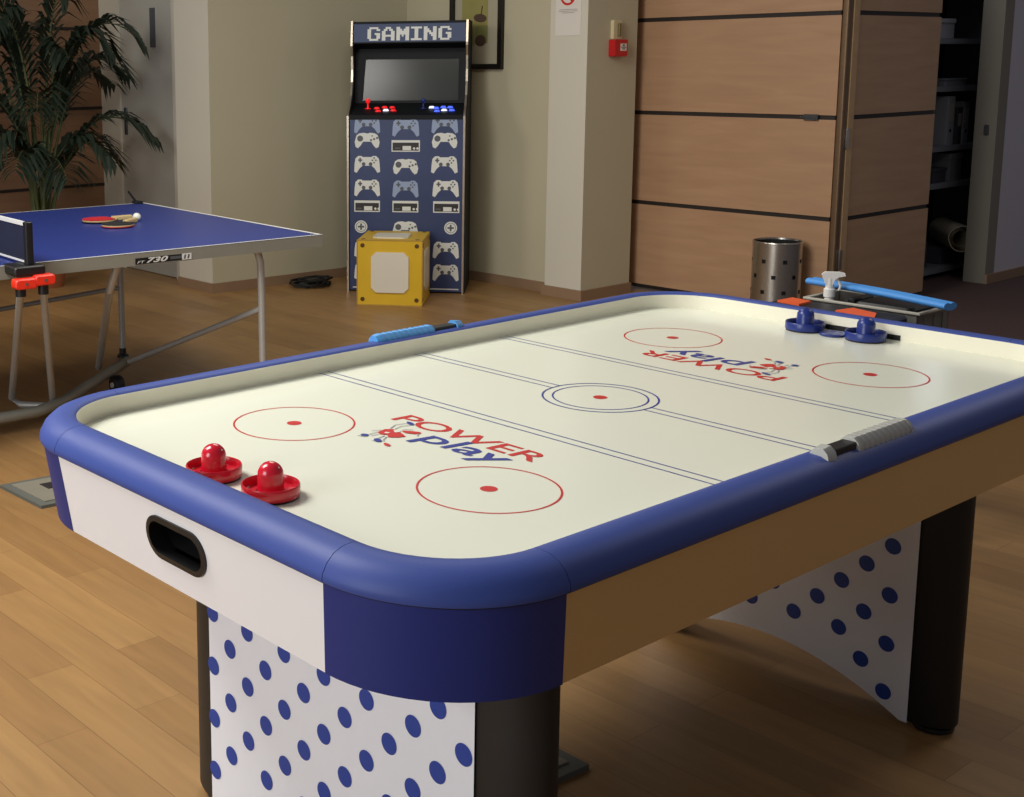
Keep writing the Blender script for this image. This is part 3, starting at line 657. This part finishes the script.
# ------------------------------------------------------------------ waste bin
bn = thing('waste_bin', 'round perforated steel waste bin before the wood partition', 'bin', (4.775, 2.478, 0.004))
b = MB(); R, HB, NS = .138, .452, 72
zs = [0]; rows = [.06, .15, .24, .33]
hs = .023
for z in rows: zs += [z, z + hs]
zs.append(HB - .012)
vs = []; 
for z in zs:
    for k in range(NS): a = 2 * pi * k / NS; vs.append((R * cos(a), R * sin(a), z))
fs = []
for i in range(len(zs) - 1):
    hole = i % 2 == 1
    for k in range(NS):
        if hole and (k + 5 * ((i // 2) % 2)) % 10 in (0, 1): continue
        fs.append((i * NS + k, i * NS + (k + 1) % NS, (i + 1) * NS + (k + 1) % NS, (i + 1) * NS + k))
b.add(vs, fs); b.build('perforated_body', 'steel', bn)
b = MB(); b.lathe([(R - .004, HB - .012), (R + .002, HB - .012), (R + .003, HB - .004), (R + .001, HB), (R - .006, HB), (R - .007, HB - .012)], n=NS); b.build('rim', 'steel', bn)
b = MB(); b.lathe([(.0001, .01), (R - .008, .01), (R - .008, HB - .01)], n=NS); b.build('liner', 'dark', bn)

# ------------------------------------------------------------------ bench, case, crate, spray bottle, foam tube
t = thing('side_bench', 'low dark bench behind the far end of the hockey table', 'bench', (2.0, .5, 0))
b = MB(); b.rbox(-.28, .30, -.28, .32, .46, .5, .01); b.build('bench_top', 'black', t)
for x in (-.24, .26):
    for y in (-.24, .28):
        b = MB(); b.rbox(x - .02, x + .02, y - .02, y + .02, 0, .46, .005); b.build('leg', 'black', t)
t = thing('tool_case', 'flat black case with two orange patches behind the blue rail', 'case', (1.865, .535, .5))
b = MB(); b.rbox(-.095, .095, -.215, .215, 0, .19, .018, n=5); b.build('case_body', 'black', t)
b = MB(); b.tube([(-.097, -.07, .12), (-.12, -.07, .12), (-.12, .07, .12), (-.097, .07, .12)], .008); b.build('handle', 'black', t)
for poly in ([(.0, .19), (.085, .185), (.07, .108), (-.01, .105)], [(-.022, -.03), (.06, -.045), (.03, -.14), (-.05, -.175), (-.085, -.16)]):
    b = MB(); b.prism(poly, lambda a, c, d: (a, c, d), .189, .197); b.build('orange_patch', 'orange', t, smooth=False)
t = thing('storage_crate', 'translucent grey plastic crate with rim behind the tool case', 'crate', (2.105, .503, .5))
b = MB()
X0, X1, Y0, Y1, HC = -.105, .105, -.19, .19, .197
for (x0, x1, y0, y1) in ((X0, X0 + .004, Y0, Y1), (X1 - .004, X1, Y0, Y1), (X0, X1, Y0, Y0 + .004), (X0, X1, Y1 - .004, Y1)): b.box(x0, x1, y0, y1, 0, HC - .003)
b.box(X0, X1, Y0, Y1, 0, .004)
for y in (-.15, -.05, .05, .15): b.box(X0 - .004, X0, y, y + .006, 0, HC - .02)
for x in (-.06, .0, .06): b.box(x, x + .006, Y0 - .004, Y0, 0, HC - .02)
b.build('crate_wall', 'crate', t, smooth=False)
b = MB()
for (x0, x1, y0, y1) in ((X0 - .012, X0 + .002, Y0 - .012, Y1 + .012), (X1 - .002, X1 + .012, Y0 - .012, Y1 + .012), (X0, X1, Y0 - .012, Y0 + .002), (X0, X1, Y1 - .002, Y1 + .012)): b.rbox(x0, x1, y0, y1, HC - .008, HC, .004)
b.build('rim', 'crate_rim', t)
b = MB(); b.rbox(2.02, 2.19, .345, .54, .506, .70, .02, n=4); tag(b.build('black_pouch', 'black'), 'black pouch inside the grey crate', 'pouch')
b = MB(); b.rbox(2.06, 2.19, .555, .585, .506, .70, .01); tag(b.build('notebook', 'black'), 'dark notebook standing in the crate behind the spray bottle', 'book')
t = thing('spray_bottle', 'white trigger spray bottle standing in the grey crate', 'spray bottle', (2.03, .632, .505)); t.scale = (1, 1, .95)
b = MB(); b.lathe([(.0001, 0), (.028, 0), (.030, .01), (.030, .13), (.027, .165), (.016, .195), (.013, .21)], n=28); b.build('bottle', 'white', t)
b = MB(); b.lathe([(.016, .205), (.019, .208), (.019, .235), (.014, .24), (.012, .275)], n=24); b.build('collar', 'white', t)
b = MB(); dr = Vector((.5, -.86, 0)); hb = [(-.024, .276), (-.028, .288), (-.018, .297), (.03, .298), (.046, .294), (.048, .286), (.026, .280), (.014, .268), (.009, .245), (-.010, .245)]
b.prism(hb, lambda a, c, d: tuple(dr * a + Vector((dr.y, -dr.x, 0)) * d + Vector((0, 0, c))), -.011, .011); sh = b.build('trigger_head', 'white', t)
b = MB(); b.tube([tuple(dr * .022 + Vector((0, 0, .272))), tuple(dr * .034 + Vector((0, 0, .25))), tuple(dr * .030 + Vector((0, 0, .232)))], [.005, .005, .004]); b.build('trigger', 'white', sh)
# foam tube
b = MB(); A_, B_ = Vector((2.145, .765, .728)), Vector((2.02, .222, .728)); dd = (B_ - A_).normalized(); sd = dd.cross(Vector((0, 0, 1)))
prof2 = []
for i in range(24):
    a = 2 * pi * i / 24; prof2.append((.030 * cos(a), .014 * sin(a) * (1 - .45 * abs(cos(a)) ** 0 * math.exp(-(cos(a) / .3) ** 2) * (sin(a) > 0))))
vs = []
for s in range(13):
    p = A_ + (B_ - A_) * s / 12 + Vector((0, 0, .004 * sin(pi * s / 12)))
    for a, c in prof2: vs.append(p + sd * a + Vector((0, 0, c)))
fs = [(s * 24 + k, s * 24 + (k + 1) % 24, (s + 1) * 24 + (k + 1) % 24, (s + 1) * 24 + k) for s in range(12) for k in range(24)] + [tuple(range(24)), tuple(12 * 24 + k for k in range(24))]
b.add(vs, fs); tag(b.build('foam_tube', 'foam'), 'bright blue grooved foam tube lying across the crate', 'tube')

# ------------------------------------------------------------------ floor plates
def slab(name, poly, label):
    t = thing(name, label, 'floor plate', (poly[0][0], poly[0][1], 0)); o = Vector((poly[0][0], poly[0][1]))
    pl = [(p[0] - o.x, p[1] - o.y) for p in poly]; c = Vector((sum(p[0] for p in pl) / 4, sum(p[1] for p in pl) / 4))
    b = MB(); b.prism(pl, lambda a, q, d: (a, q, d), 0, .012); b.build('plate', 'greyslab2', t, smooth=False)
    b = MB(); b.prism([tuple(c + (Vector(p) - c) * .8) for p in pl], lambda a, q, d: (a, q, d), .012, .016); b.build('inset', 'greyslab', t, smooth=False)
    b = MB(); b.prism([tuple(c + Vector((-.005, .03)) + (Vector(p) - c) * .22) for p in pl], lambda a, q, d: (a, q, d), .016, .018); b.build('cable_flap', 'art_dark', t, smooth=False)
slab('floor_socket_plate', [(-.17, 2.53), (-.16, 2.23), (.12, 2.20), (.11, 2.50)], 'grey floor plate beside the far left corner of the hockey table')
slab('floor_socket_plate', [(-.33, .30), (-.33, .0), (-.025, -.02), (-.025, .28)], 'dark floor plate in the shade under the hockey table')

# ------------------------------------------------------------------ AIR HOCKEY TABLE
H = .8178; Xi, Yi, Ri = .996, .541, .163
T = thing('air_hockey_table', 'large air hockey table with blue rails and white playing surface', 'table', (0, 0, 0))
def rr(o, seg=None, n=14, gap=.0):
    """rounded rectangle at offset o; seg None=closed, else list of points for one segment"""
    hx, hy, r = Xi + o, Yi + o, Ri + o
    cs = [(hx - r, hy - r, 0), (-(hx - r), hy - r, 90), (-(hx - r), -(hy - r), 180), (hx - r, -(hy - r), 270)]
    if seg is None:
        return [(cx_ + r * cos(radians(st + 90 * i / n)), cy_ + r * sin(radians(st + 90 * i / n))) for cx_, cy_, st in cs for i in range(n + 1)]
    kind, k = seg
    if kind == 'c':
        cx_, cy_, st = cs[k]; g = math.degrees(gap / (Ri + .05))
        return [(cx_ + r * cos(radians(st + g + (90 - 2 * g) * i / n)), cy_ + r * sin(radians(st + g + (90 - 2 * g) * i / n))) for i in range(n + 1)]
    # straights: k 0 = +y side, 1 = -x end, 2 = -y side, 3 = +x end
    X = hx - r - gap; Y = hy - r - gap
    return {0: [(X, hy), (-X, hy)], 1: [(-hx, Y), (-hx, -Y)], 2: [(-X, -hy), (X, -hy)], 3: [(hx, -Y), (hx, Y)]}[k]
railp = [(.0006, .0372), (.004, .0405), (.016, .043), (.034, .0415), (.050, .035), (.062, .024), (.0695, .010), (.0705, .002), (.069, -.002), (.060, -.003)]
def sweep(b, prof, seg, gap=0, m=0, cap=True, n=14):
    rows = [[(x, y, H + z) for x, y in rr(o, seg, n, gap)] for o, z in prof]; k = len(rows[0])
    vs = sum(rows, []); fs = [(j * k + i, j * k + i + 1, (j + 1) * k + i + 1, (j + 1) * k + i) for j in range(len(rows) - 1) for i in range(k - 1)]
    if seg is None: fs += [(j * k + k - 1, j * k, (j + 1) * k, (j + 1) * k + k - 1) for j in range(len(rows) - 1)]
    elif cap: fs += [tuple(j * k for j in range(len(rows))), tuple(j * k + k - 1 for j in range(len(rows)))[::-1]]
    b.add(vs, fs, m)
for k in range(4):
    b = MB(); sweep(b, railp, ('c', k), .0006); b.build('rail_corner', 'blue_rail', T, angle=50)
    b = MB(); sweep(b, railp, ('s', k), .0006); b.build('side_rail' if k in (0, 2) else 'end_rail', 'blue_rail', T, angle=50)
b = MB(); sweep(b, [(o - .002, z - .002) for o, z in railp if o > .01], None); b.build('rail_core', 'dark', T)
# white inner wall, with goal slots
b = MB(); sweep(b, [(0, 0), (0, .0368), (.0012, .0375)], None); b.build('rink_wall', 'wallwhite', T)
for sx in (-1, 1):
    b = MB(); b.box(min(sx * (Xi - .0012), sx * Xi), max(sx * (Xi - .0012), sx * Xi), -.128, .128, H + .0005, H + .0135); b.build('goal_slot', 'dark', T, smooth=False)
# playfield with printed markings
b = MB(); pts = rr(.0); b.flat(pts, lambda a, c: (a, c, H), 0)
b.flat(pts[::-1], lambda a, c: (a, c, H - .02), 0)
def Z(d): return lambda a, c: (a, c, H + d)
for sx in (-1, 1):
    for sy in (-1, 1):
        c = (sx * .609, sy * .256); b.ring(c, .1155, .1192, Z(.0005), 1, 96); b.disc(c, .0145, Z(.0005), 1, 40)
b.disc((0, 0), .0145, Z(.0005), 1, 40); b.ring((0, 0), .1155, .1195, Z(.0005), 2, 96); b.ring((0, 0), .095, .0985, Z(.0005), 2, 96)
lw = .0016
for x in (-.309, -.284, .284, .309):
    b.flat([(x - lw, -Yi), (x + lw, -Yi), (x + lw, Yi), (x - lw, Yi)], Z(.0005), 2)
for x in (-.0125, .0125):
    y0 = math.sqrt(.1175 ** 2 - x * x)
    for s in (-1, 1): b.flat([(x - lw, s * y0), (x + lw, s * y0), (x + lw, s * Yi), (x - lw, s * Yi)], Z(.0005), 2)
tP = text_geo('POWER', .06, .008, .98); tp = text_geo('play', .12, .010, 1.0)
for s in (1, -1):
    # reading direction -y*s, up direction +x*s; a = along reading, c = up
    def LP(d): return lambda a, c: (s * (-.5 + c) , s * (.17 - a), H + d)
    g = LP(.0006)
    b.add([g(.013 + .364 * x, .053 + .053 * y) for x, y in tP[0]], tP[1], 1)
    g = LP(.0009)
    b.add([g(.140 + .208 * x, -.026 + .084 * y) for x, y in tp[0]], tp[1], 2)
    # small skating player emblem
    g2 = LP(.0012); g3 = LP(.0015)
    for poly, m in (([(.066, -.028), (.060, -.004), (.070, .008), (.088, .004), (.104, .0), (.122, -.008), (.116, -.024), (.104, -.036), (.09, -.026), (.08, -.034)], 1),
                    ([(.088, .012), (.10, .024), (.118, .034), (.126, .028), (.12, .016), (.104, .008)], 1),
                    ([(.078, .002), (.086, .012), (.094, .004), (.09, -.006)], 0), ([(.076, -.016), (.084, -.012), (.086, -.02), (.079, -.024)], 0)): b.flat(poly, g2 if m else g3, m)
    def line(p, q, w=.0022, m=3):
        p, q = Vector(p), Vector(q); t_ = (q - p).normalized(); nn = Vector((-t_.y, t_.x)) * w / 2
        b.flat([tuple(p - nn), tuple(q - nn), tuple(q + nn), tuple(p + nn)], g2, m)
    for p, q in (((.052, .03), (.064, .006)), ((.055, .05), (.052, .03)), ((.064, .064), (.055, .05)), ((.072, .054), (.066, .034)), ((.066, .034), (.072, .010)), ((.066, -.028), (.066, -.05)), ((.078, -.036), (.076, -.054)), ((.066, -.05), (.060, -.066)),
                 ((.10, -.036), (.112, -.056)), ((.092, -.034), (.098, -.06)), ((.084, .02), (.098, .034)), ((.126, .022), (.134, .01)), ((.12, -.058), (.10, -.074)), ((.074, -.066), (.058, -.072)), ((.060, -.012), (.052, -.03))): line(p, q)
    b.disc((.063, .060), .013, g3, 2, 18, ry=.0055, rot=-.3); b.disc((.065, -.060), .0085, g3, 2, 18, ry=.007); b.disc((.106, -.064), .0115, g3, 2, 18, ry=.007, rot=-.4); b.disc((.138, -.070), .0105, g3, 1, 18, ry=.005, rot=-.3)
b.build('playing_surface', ['surface', 'ink_red', 'ink_blue', 'ink_grey'], T, smooth=False)
# skirt: conic all round
dz, tp_ = .1455, .017
HX, HY, RC = 1.062, .6045, .2295
def skp(k, seg, t, inset=0):
    hx = HX - tp_ * t - inset; hy = HY - tp_ * t - inset; r = RC - inset; z = H - .001 - dz * t
    X = hx - r; Y = hy - r
    if seg == 'c':
        sx, sy, st = [(1, 1, 0), (-1, 1, 90), (-1, -1, 180), (1, -1, 270)][k]
        return [(sx * X + r * cos(radians(st + 90 * i / 16)), sy * Y + r * sin(radians(st + 90 * i / 16)), z) for i in range(17)]
    return {0: [(X, hy, z), (-X, hy, z)], 1: [(-hx, Y, z), (-hx, -Y, z)], 2: [(-X, -hy, z), (X, -hy, z)], 3: [(hx, -Y, z), (hx, Y, z)]}[k]
for k in range(4):
    b = MB(); a_, c_ = skp(k, 'c', 0), skp(k, 'c', 1.0); e_ = skp(k, 'c', 1.0, .006); g_ = skp(k, 'c', 0, .006); n = 17
    b.add(a_ + c_ + e_ + g_, [(j * n + i, j * n + i + 1, ((j + 1) % 4) * n + i + 1, ((j + 1) % 4) * n + i) for j in range(4) for i in range(n - 1)] + [(0, n, 2 * n, 3 * n), (n - 1, 4 * n - 1, 3 * n - 1, 2 * n - 1)])
    b.build('corner_cap', 'blue_corner', T, angle=50)
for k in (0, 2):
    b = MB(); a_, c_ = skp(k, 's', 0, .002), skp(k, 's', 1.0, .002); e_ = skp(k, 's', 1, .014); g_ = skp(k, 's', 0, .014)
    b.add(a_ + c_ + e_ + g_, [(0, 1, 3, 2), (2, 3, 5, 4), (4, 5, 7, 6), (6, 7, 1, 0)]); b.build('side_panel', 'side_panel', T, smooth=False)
# end panels with puck return opening
def stad(hw, hh, n=12):
    p = []
    for i in range(n + 1): t = -pi / 2 + pi * i / n; p.append((hw - hh + hh * cos(t), hh * sin(t)))
    for i in range(n + 1): t = pi / 2 + pi * i / n; p.append((-(hw - hh) + hh * cos(t), hh * sin(t)))
    return p
for k, sgn in ((1, -1), (3, 1)):
    q = skp(k, 's', 0, .001); yh = abs(q[0][1]); x0 = abs(q[0][0]); q1 = skp(k, 's', 1, .001); yh1 = abs(q1[0][1]); x1 = abs(q1[0][0]); z0, z1 = q[0][2], q1[0][2]
    def S3(a, c, d=0):
        t = (z0 - c) / (z0 - z1); return (sgn * (x0 + (x1 - x0) * t + d), a, c)
    zc = .7535; inner = stad(.080, .033); outer = []
    for a, c in inner:
        # cast to panel outline
        best = 1e9
        for (nx, nz, dd_) in ((0, 1, z0 - zc), (0, -1, zc - z1)):
            den = nx * a + nz * c
            if den > 1e-9: best = min(best, dd_ / den)
        for s in (-1, 1):
            # slanted ends |a| = yh + (yh1-yh)*t
            m_ = (yh1 - yh) / (z0 - z1)   # y decreases with falling z
            den = s * a + m_ * c
            if den > 1e-9: best = min(best, (yh + m_ * (z0 - zc)) / den)
        outer.append((a * best, zc + c * best))
    # snap the nearest samples to the four corners
    for (ca, cc) in ((yh, z0), (-yh, z0), (yh1, z1), (-yh1, z1)):
        i = min(range(len(outer)), key=lambda i: (outer[i][0] - ca) ** 2 + (outer[i][1] - cc) ** 2); outer[i] = (ca, cc)
    b = MB(); n = len(inner)
    b.add([S3(a, zc + c) for a, c in inner] + [S3(a, c) for a, c in outer], [(i, (i + 1) % n, n + (i + 1) % n, n + i) for i in range(n)])
    b.build('end_panel', 'white_panel', T, smooth=False)
    b = MB(); A1 = stad(.0845, .0375, 14); A2 = stad(.075, .028, 14); n = len(A1)
    rows = [[S3(a, zc + c, 0.0) for a, c in A1], [S3(a, zc + c, .004) for a, c in A1], [S3(a, zc + c, .005) for a, c in A2], [S3(a, zc + c, -.03) for a, c in A2]]
    b.add(sum(rows, []), [(j * n + i, j * n + (i + 1) % n, (j + 1) * n + (i + 1) % n, (j + 1) * n + i) for j in range(3) for i in range(n)])
    pr = b.build('puck_return', 'black', T, angle=40)
    b = MB(); rows = [[S3(a, zc + c, -.02) for a, c in A2], [S3(a, zc + c, -.10) for a, c in A2]]
    b.add(sum(rows, []), [(i, (i + 1) % n, n + (i + 1) % n, n + i) for i in range(n)] + [tuple(n + i for i in range(n))]); b.build('return_tray', 'dark', pr)
b = MB(); pts = [p for k in range(4) for p in skp(k, 'c', .93, .01)]; b.add(pts, [tuple(range(len(pts)))])
b.build('underside_board', 'black', T, smooth=False)
# score counters on the rails
def counter(x0, x1, ysgn, m, label, beads_lo):
    yc = ysgn * (Yi + .030); zb = H + .040
    prof = [(-.020, 0), (-.017, .009), (-.008, .017), (.008, .017), (.017, .009), (.020, 0), (.02, -.008), (-.02, -.006)]
    def seg(b, a0, a1, sc0=1, sc1=1, m=0):
        k = len(prof); vs = [(a0, yc + p * sc0, zb + q * sc0) for p, q in prof] + [(a1, yc + p * sc1, zb + q * sc1) for p, q in prof]
        b.add(vs, [(i, (i + 1) % k, k + (i + 1) % k, k + i) for i in range(k)] + [tuple(range(k))[::-1], tuple(range(k, 2 * k))], m)
    b = MB(); b.rbox(x0 + .015, x1 - .008, yc - .013, yc + .013, zb - .006, zb + .010, .004); o = b.build('score_counter', 'black', T); o['label'] = label
    ends = ((x0, x0 + .022), (x1 - .012, x1)) if beads_lo == 'hi' else ((x0, x0 + .012), (x1 - .022, x1))
    for (a0, a1) in ends:
        b = MB(); seg(b, a0, a1, .85 if a0 == x0 else 1, 1 if a0 == x0 else .85); b.build('end_stop', m, o)
    n = 10; w = .0175
    for i in range(n):
        a0 = (x1 - .012 - (i + 1) * w) if beads_lo == 'hi' else (x0 + .012 + i * w)
        b = MB(); seg(b, a0, a0 + w * .3, .94, 1); seg(b, a0 + w * .3, a0 + w * .7); seg(b, a0 + w * .7, a0 + w, 1, .94); b.build('score_bead', m, o)
counter(-.158, .125, -1, 'grey_pl', 'grey bead score counter with black rod', 'hi')
counter(-.118, .168, 1, 'lblue_pl', 'light blue bead score counter with black rod', 'lo')
# legs
def plate(b, side, x, zt, arch=True, hw=.362):
    # side panel with arched foot and dots; x plane, dots on both visible faces
    n = 40; bot = []
    for i in range(n + 1):
        y = -hw + 2 * hw * i / n; u = abs(y) / hw
        z = .016 if u > .95 else .090 * (1 - (u / .95) ** 2.0) + .016
        bot.append((y, z))
    th = .006
    for xx in (x - th, x + th):
        vs = [(xx, y, z) for y, z in bot] + [(xx, y, zt) for y, _ in bot]
        b.add(vs, [(i, i + 1, n + 2 + i, n + 1 + i) for i in range(n)], 0)
    vs = [(x - th, y, z) for y, z in bot] + [(x + th, y, z) for y, z in bot]; b.add(vs, [(i, i + 1, n + 2 + i, n + 1 + i) for i in range(n)], 0)
    return bot
def legset(sgn):
    xc = -.685 if sgn < 0 else .73; BU = .105 if sgn < 0 else .082; ZB = .018
    L_ = bpy.data.objects.new('leg', None); COL.objects.link(L_); L_.parent = T
    for s in (-1, 1):
        b = MB(); cyy = .362; n = 28; ring = []
        for i in range(n + 1):
            a = -pi / 2 + pi * i / n; ring.append((xc + .058 * sin(a), s * (cyy + BU * cos(a))))
        ring += [(xc + .058, s * (cyy - .02)), (xc - .058, s * (cyy - .02))]
        k = len(ring); cxx = xc; cy0 = s * (cyy + .03)
        lev = [(ZB, .95), (ZB + .006, 1), (.70, 1)]
        vs = [(cxx + (x - cxx) * sc, cy0 + (y - cy0) * sc, z) for z, sc in lev for x, y in ring]
        b.add(vs, [(j * k + i, j * k + (i + 1) % k, (j + 1) * k + (i + 1) % k, (j + 1) * k + i) for j in range(2) for i in range(k)] + [tuple(range(k)), tuple(2 * k + i for i in range(k))])
        b.build('leg_column', 'legblack', L_)
        b = MB(); b.lathe([(.0001, 0), (.042, 0), (.045, .004), (.045, .012), (.03, ZB), (.0001, ZB)], (xc, s * (cyy + .03), 0), 28); b.build('levelling_foot', 'black', L_)
    for x in (xc - .056, xc + .056):
        b = MB(); bot = plate(b, sgn, x, .70)
        g = .0573
        for i in range(-6, 7):
            for j in range(0, 12):
                if (i + j) % 2 == 0: continue
                y = i * g + (.004 if sgn < 0 else -.018); z = (.040 + .0563 * j) if sgn < 0 else (.070 + .0583 * j)
                if z > .69 or abs(y) > .352: continue
                if z < .016 + .092 * max(0, 1 - (abs(y) / .344) ** 2) + (.04 if sgn < 0 and i < 5 else .03 if y < -.28 else .035): continue
                for xs in (x - .0068, x + .0068):
                    b.disc((y, z), .0188, (lambda xs: (lambda a, c: (xs, a, c)))(xs), 1, 28)
        b.build('leg_panel', ['silver', 'dot'], L_, smooth=False)
legset(-1); legset(1)

# ------------------------------------------------------------------ mallets and puck
def mallet(x, y, m, label, group):
    t = thing('air_hockey_mallet', label, 'mallet', (x, y, H + .0003), 0, group)
    b = MB(); b.lathe([(.0001, .0), (.046, .0), (.047, .003), (.0001, .003)], n=56); b.build('felt_pad', 'felt', t)
    b = MB(); b.lathe([(.0001, .0028), (.0468, .0028), (.0482, .006), (.0482, .021), (.0472, .0225), (.0458, .0225), (.0448, .021), (.044, .009), (.025, .0085)], n=56); b.build('base_dish', m, t)
    b = MB(); pr = [(.0232, .0085), (.0218, .011), (.0212, .038)] + [(.0212 * cos(a), .038 + .020 * sin(a)) for a in [radians(i) for i in (12, 25, 38, 50, 62, 74, 84)]] + [(.0001, .0582)]
    b.lathe(pr, n=48); b.build('grip_knob', m, t)
    return t
mallet(-.920, .084, 'red_pl', 'red air hockey mallet farther from the grey score counter', 'red mallets')
mallet(-.906, -.056, 'red_pl', 'red air hockey mallet nearer the front corner of the table', 'red mallets')
mallet(.9435, .094, 'blue_pl', 'dark blue mallet left of the blue puck at the far goal', 'blue mallets')
mallet(.943, -.067, 'blue_pl', 'dark blue mallet right of the blue puck at the far goal', 'blue mallets')
b = MB(); b.lathe([(.0001, 0), (.029, 0), (.031, .0015), (.031, .005), (.029, .0065), (.024, .0065), (.0235, .0055), (.0001, .0055)], (.934, .0140, H + .0005), 48)
tag(b.build('air_hockey_puck', 'blue_pl'), 'flat dark blue puck between the two blue mallets', 'puck')

# ------------------------------------------------------------------ light
def area(name, loc, target, size, power, col=(1, .93, .82)):
    l = bpy.data.lights.new(name, 'AREA'); l.shape = 'SQUARE'; l.size = size; l.energy = power; l.color = col
    o = bpy.data.objects.new(name, l); COL.objects.link(o); o.location = loc
    o.rotation_euler = (Vector(target) - Vector(loc)).to_track_quat('-Z', 'Y').to_euler(); return o
area('ceiling_lamp', (-1.6, 2.0, 3.2), (-.3, .9, .4), 1.4, 122, (1, .97, .91))
area('ceiling_lamp', (1.4, 2.4, 3.3), (1.6, 2.9, 0), 1.2, 42, (1, .95, .84))
area('ceiling_lamp', (-1.5, 5.6, 3.2), (1.0, 5.4, 0), 1.2, 38, (1, .94, .84))
area('window_light', (-5.2, .2, 1.9), (0, .3, .7), 2.2, 115, (.96, .98, 1.0))
area('ceiling_lamp', (3.6, -.6, 3.2), (2.8, -.6, 0), 1.0, 20, (1, .93, .82))
pl = bpy.data.lights.new('closet_fill', 'POINT'); pl.energy = 2.2; pl.shadow_soft_size = .15; pl.color = (.85, .9, 1)
po = bpy.data.objects.new('closet_fill', pl); COL.objects.link(po); po.location = (6.45, 2.36, 2.3)  # unseen fill added so the closet shelves show; no real fitting
wd = bpy.data.worlds.new('world'); scene.world = wd; wd.use_nodes = True
bg = wd.node_tree.nodes['Background']; bg.inputs[0].default_value = (.9, .9, 1.0, 1); bg.inputs[1].default_value = .13
scene.view_settings.view_transform = 'Standard'; scene.view_settings.look = 'None'; scene.view_settings.exposure = 0
